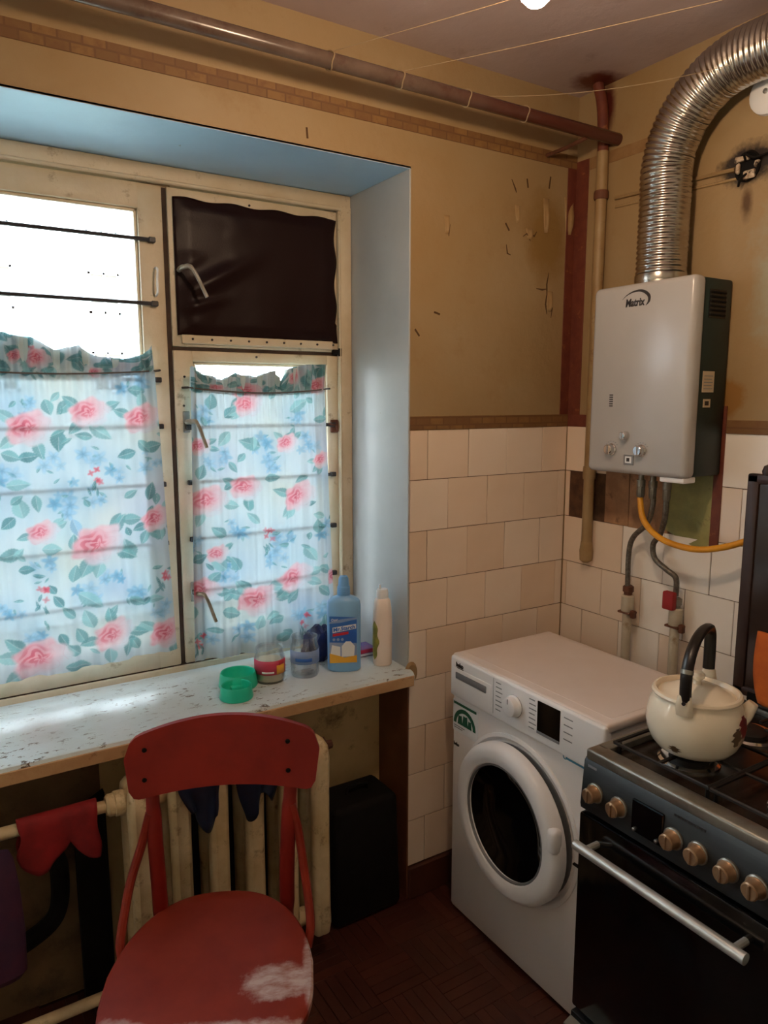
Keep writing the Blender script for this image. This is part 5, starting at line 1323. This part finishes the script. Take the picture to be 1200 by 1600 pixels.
for v in b_.verts: v.co += Vector((0, 0.010*noise.noise(v.co*14), 0))
obj('bag_body', b_, M_purple, t)
for dx in (-0.04, 0.04):
    b_ = BM(); tube(b_, catmull([(-1.772+dx, RY-0.052, 0.585), (-1.772+dx, RY-0.030, 0.615), (-1.772+dx, RY, 0.626), (-1.772+dx, RY+0.022, 0.60), (-1.772+dx, RY+0.024, 0.54)], 4), 0.006, 6, flat=1.8); obj('bag_strap', b_, M_purple, t)
# black board beside the radiator, black box and hose under the sill
b_ = BM(); prism(b_, [(-1.545, 0.0), (-1.470, 0.0), (-1.470, 0.56), (-1.545, 0.52)], lambda u, v, d: (u, 0.13-d-0.0*v, v), 0.025)
tag(obj('dark_board', b_, M_blackm), 'narrow black board standing in the niche left of the radiator', 'board')
t = thing('black_case', 'black box shaped case standing in the niche right of the radiator', 'case', (-0.76, 0.06, 0))
b_ = BM(); box(b_, -0.880, -0.650, -0.015, 0.135, 0.004, 0.375, 0.020, 4)
for v in b_.verts:
    v.co.x -= 0.05*max(0, v.co.z-0.1)*(v.co.x > -0.7)
obj('case_body', b_, M_blackm, t)
b_ = BM(); tube(b_, catmull([(-0.80, 0.06, 0.372), (-0.795, 0.06, 0.392), (-0.765, 0.06, 0.397), (-0.735, 0.06, 0.392), (-0.73, 0.06, 0.372)], 4), 0.006, 8); obj('carry_handle', b_, M_blackm, t)
for x in (-0.86, -0.69):
    b_ = BM(); lathe(b_, [(0.012, 0.0), (0.012, 0.010)], (x, 0.06, 0), 'z', 10); obj('foot', b_, M_blackm, t)
b_ = BM(); tube(b_, catmull([(-1.64, 0.11, 0.49), (-1.60, 0.11, 0.44), (-1.585, 0.11, 0.38), (-1.60, 0.11, 0.27), (-1.68, 0.11, 0.22), (-1.78, 0.11, 0.20)], 8), 0.022, 10)
tag(obj('drain_hose', b_, M_blackm), 'thick dark hose curling in the niche below the red cloth', 'hose')

# ------------------------------------------------------------------ chair
CH = thing('wooden_chair', 'red painted bentwood chair with a worn seat facing away from the window', 'chair', (-1.395, -0.470, 0.0), R(-25))
def seat_outline(k=1.0, n_=64):
    P = []
    for i in range(n_):
        th = 2*math.pi*i/n_; c_, s_ = math.cos(th), math.sin(th)
        p = 3.6 if s_ < 0 else 2.5
        u = math.copysign(abs(c_)**(2/p), c_); v = math.copysign(abs(s_)**(2/p), s_)
        w = 0.196-0.030*max(0, v)
        P.append((u*w*k, v*(0.196 if v < 0 else 0.228)*k))
    return P
b_ = BM()
O = seat_outline(); rings = []
def seat_z(u, v): return 0.452-0.010*math.exp(-((u/0.12)**2+((v-0.02)/0.12)**2))
for k, dz in ((0.96, -0.020), (0.995, -0.017), (1.0, -0.010), (0.995, -0.003), (0.975, 0.0), (0.85, 0.0), (0.7, 0.0), (0.5, 0.0), (0.3, 0.0), (0.1, 0.0)):
    rings.append([b_.verts.new((x*k, y*k, (seat_z(x*k, y*k) if dz > -0.005 else 0.452)+dz)) for x, y in O])
ring_faces(b_, rings)
obj('seat', b_, M_seat, CH, local=True)
b_ = BM()
O2 = seat_outline(0.93)
rings = [[b_.verts.new((x*k, y*k, z)) for x, y in O2] for k, z in ((0.90, 0.432), (1.0, 0.432), (1.0, 0.392), (0.90, 0.392), (0.90, 0.432))]
for a, b2 in zip(rings[:-1], rings[1:]):
    n_ = len(a)
    for i in range(n_): b_.faces.new((a[i], a[(i+1) % n_], b2[(i+1) % n_], b2[i]))
obj('seat_ring', b_, M_wood_red, CH, local=True)
for s in (-1, 1):
    b_ = BM(); tube(b_, catmull([(0.008+s*0.158, 0.235, 0.0), (0.008+s*0.142, 0.205, 0.22), (0.008+s*0.136, 0.190, 0.44), (0.008+s*0.141, 0.195, 0.60), (0.01+s*0.150, 0.222, 0.74), (0.012+s*0.156, 0.240, 0.825)], 8), [0.0135]*16+[0.0165]*12+[0.0145]*13, 12); obj('back_post', b_, M_wood_dark, CH, local=True)
    b_ = BM(); tube(b_, catmull([(s*0.165, -0.165, 0.0), (s*0.158, -0.150, 0.22), (s*0.152, -0.140, 0.435)], 6), [0.0125]*6+[0.0175]*7, 12); obj('front_leg', b_, M_wood_red, CH, local=True)
    b_ = BM(); tube(b_, catmull([(0.008+s*0.150, 0.198, 0.665), (0.006+s*0.166, 0.190, 0.60), (s*0.182, 0.166, 0.53), (s*0.191, 0.130, 0.475), (s*0.193, 0.100, 0.44), (s*0.186, 0.08, 0.41)], 6), 0.0095, 10); obj('side_brace', b_, M_wood_red, CH, local=True)
b_ = BM()
ringp = [(0.135*math.cos(a), 0.02+0.15*math.sin(a), 0.20) for a in np.linspace(0, 2*math.pi, 41)]
tube(b_, ringp, 0.009, 8, caps=False); obj('stretcher_ring', b_, M_wood_red, CH, local=True)
# curved backrest panel
b_ = BM()
nu, nv = 40, 12; front = []; back = []
for i in range(nu+1):
    u = -1+2*i/nu; au = abs(u)
    zt = 0.860-0.034*u*u; zb = 0.716-0.010*u*u
    if au > 0.86:
        k = (au-0.86)/0.14; zt -= 0.034*(1-math.sqrt(max(0, 1-k*k))); zb += 0.022*(1-math.sqrt(max(0, 1-k*k)))
    yb = 0.197+0.030*(1-u*u)
    fr = []; bk = []
    for j in range(nv+1):
        v = j/nv; z = zb+(zt-zb)*v; wl_ = 0.204-0.010*(1-v)*1.0
        lean = 0.035*(z-0.79)/0.15
        fr.append(b_.verts.new((0.016+u*wl_, yb+lean-0.007, z))); bk.append(b_.verts.new((0.016+u*wl_, yb+lean+0.007, z)))
    front.append(fr); back.append(bk)
for i in range(nu):
    for j in range(nv):
        b_.faces.new((front[i][j], front[i+1][j], front[i+1][j+1], front[i][j+1])); b_.faces.new((back[i][j], back[i][j+1], back[i+1][j+1], back[i+1][j]))
    b_.faces.new((front[i][0], back[i][0], back[i+1][0], front[i+1][0])); b_.faces.new((front[i][nv], front[i+1][nv], back[i+1][nv], back[i][nv]))
for j in range(nv):
    b_.faces.new((front[0][j], front[0][j+1], back[0][j+1], back[0][j])); b_.faces.new((front[nu][j], back[nu][j], back[nu][j+1], front[nu][j+1]))
bkp = obj('backrest', b_, M_wood_dark, CH, local=True)
for u in (-0.80, 0.70):
    for z in (0.745, 0.805):
        b_ = BM(); lathe(b_, [(0.0055, -0.0005), (0.0045, -0.003), (0.001, -0.0035)], (0.012+u*0.2, 0.197+0.030*(1-u*u)+0.035*(z-0.79)/0.15-0.007, z), 'y', 10); obj('bolt_head', b_, M_blackm, bkp, local=True)
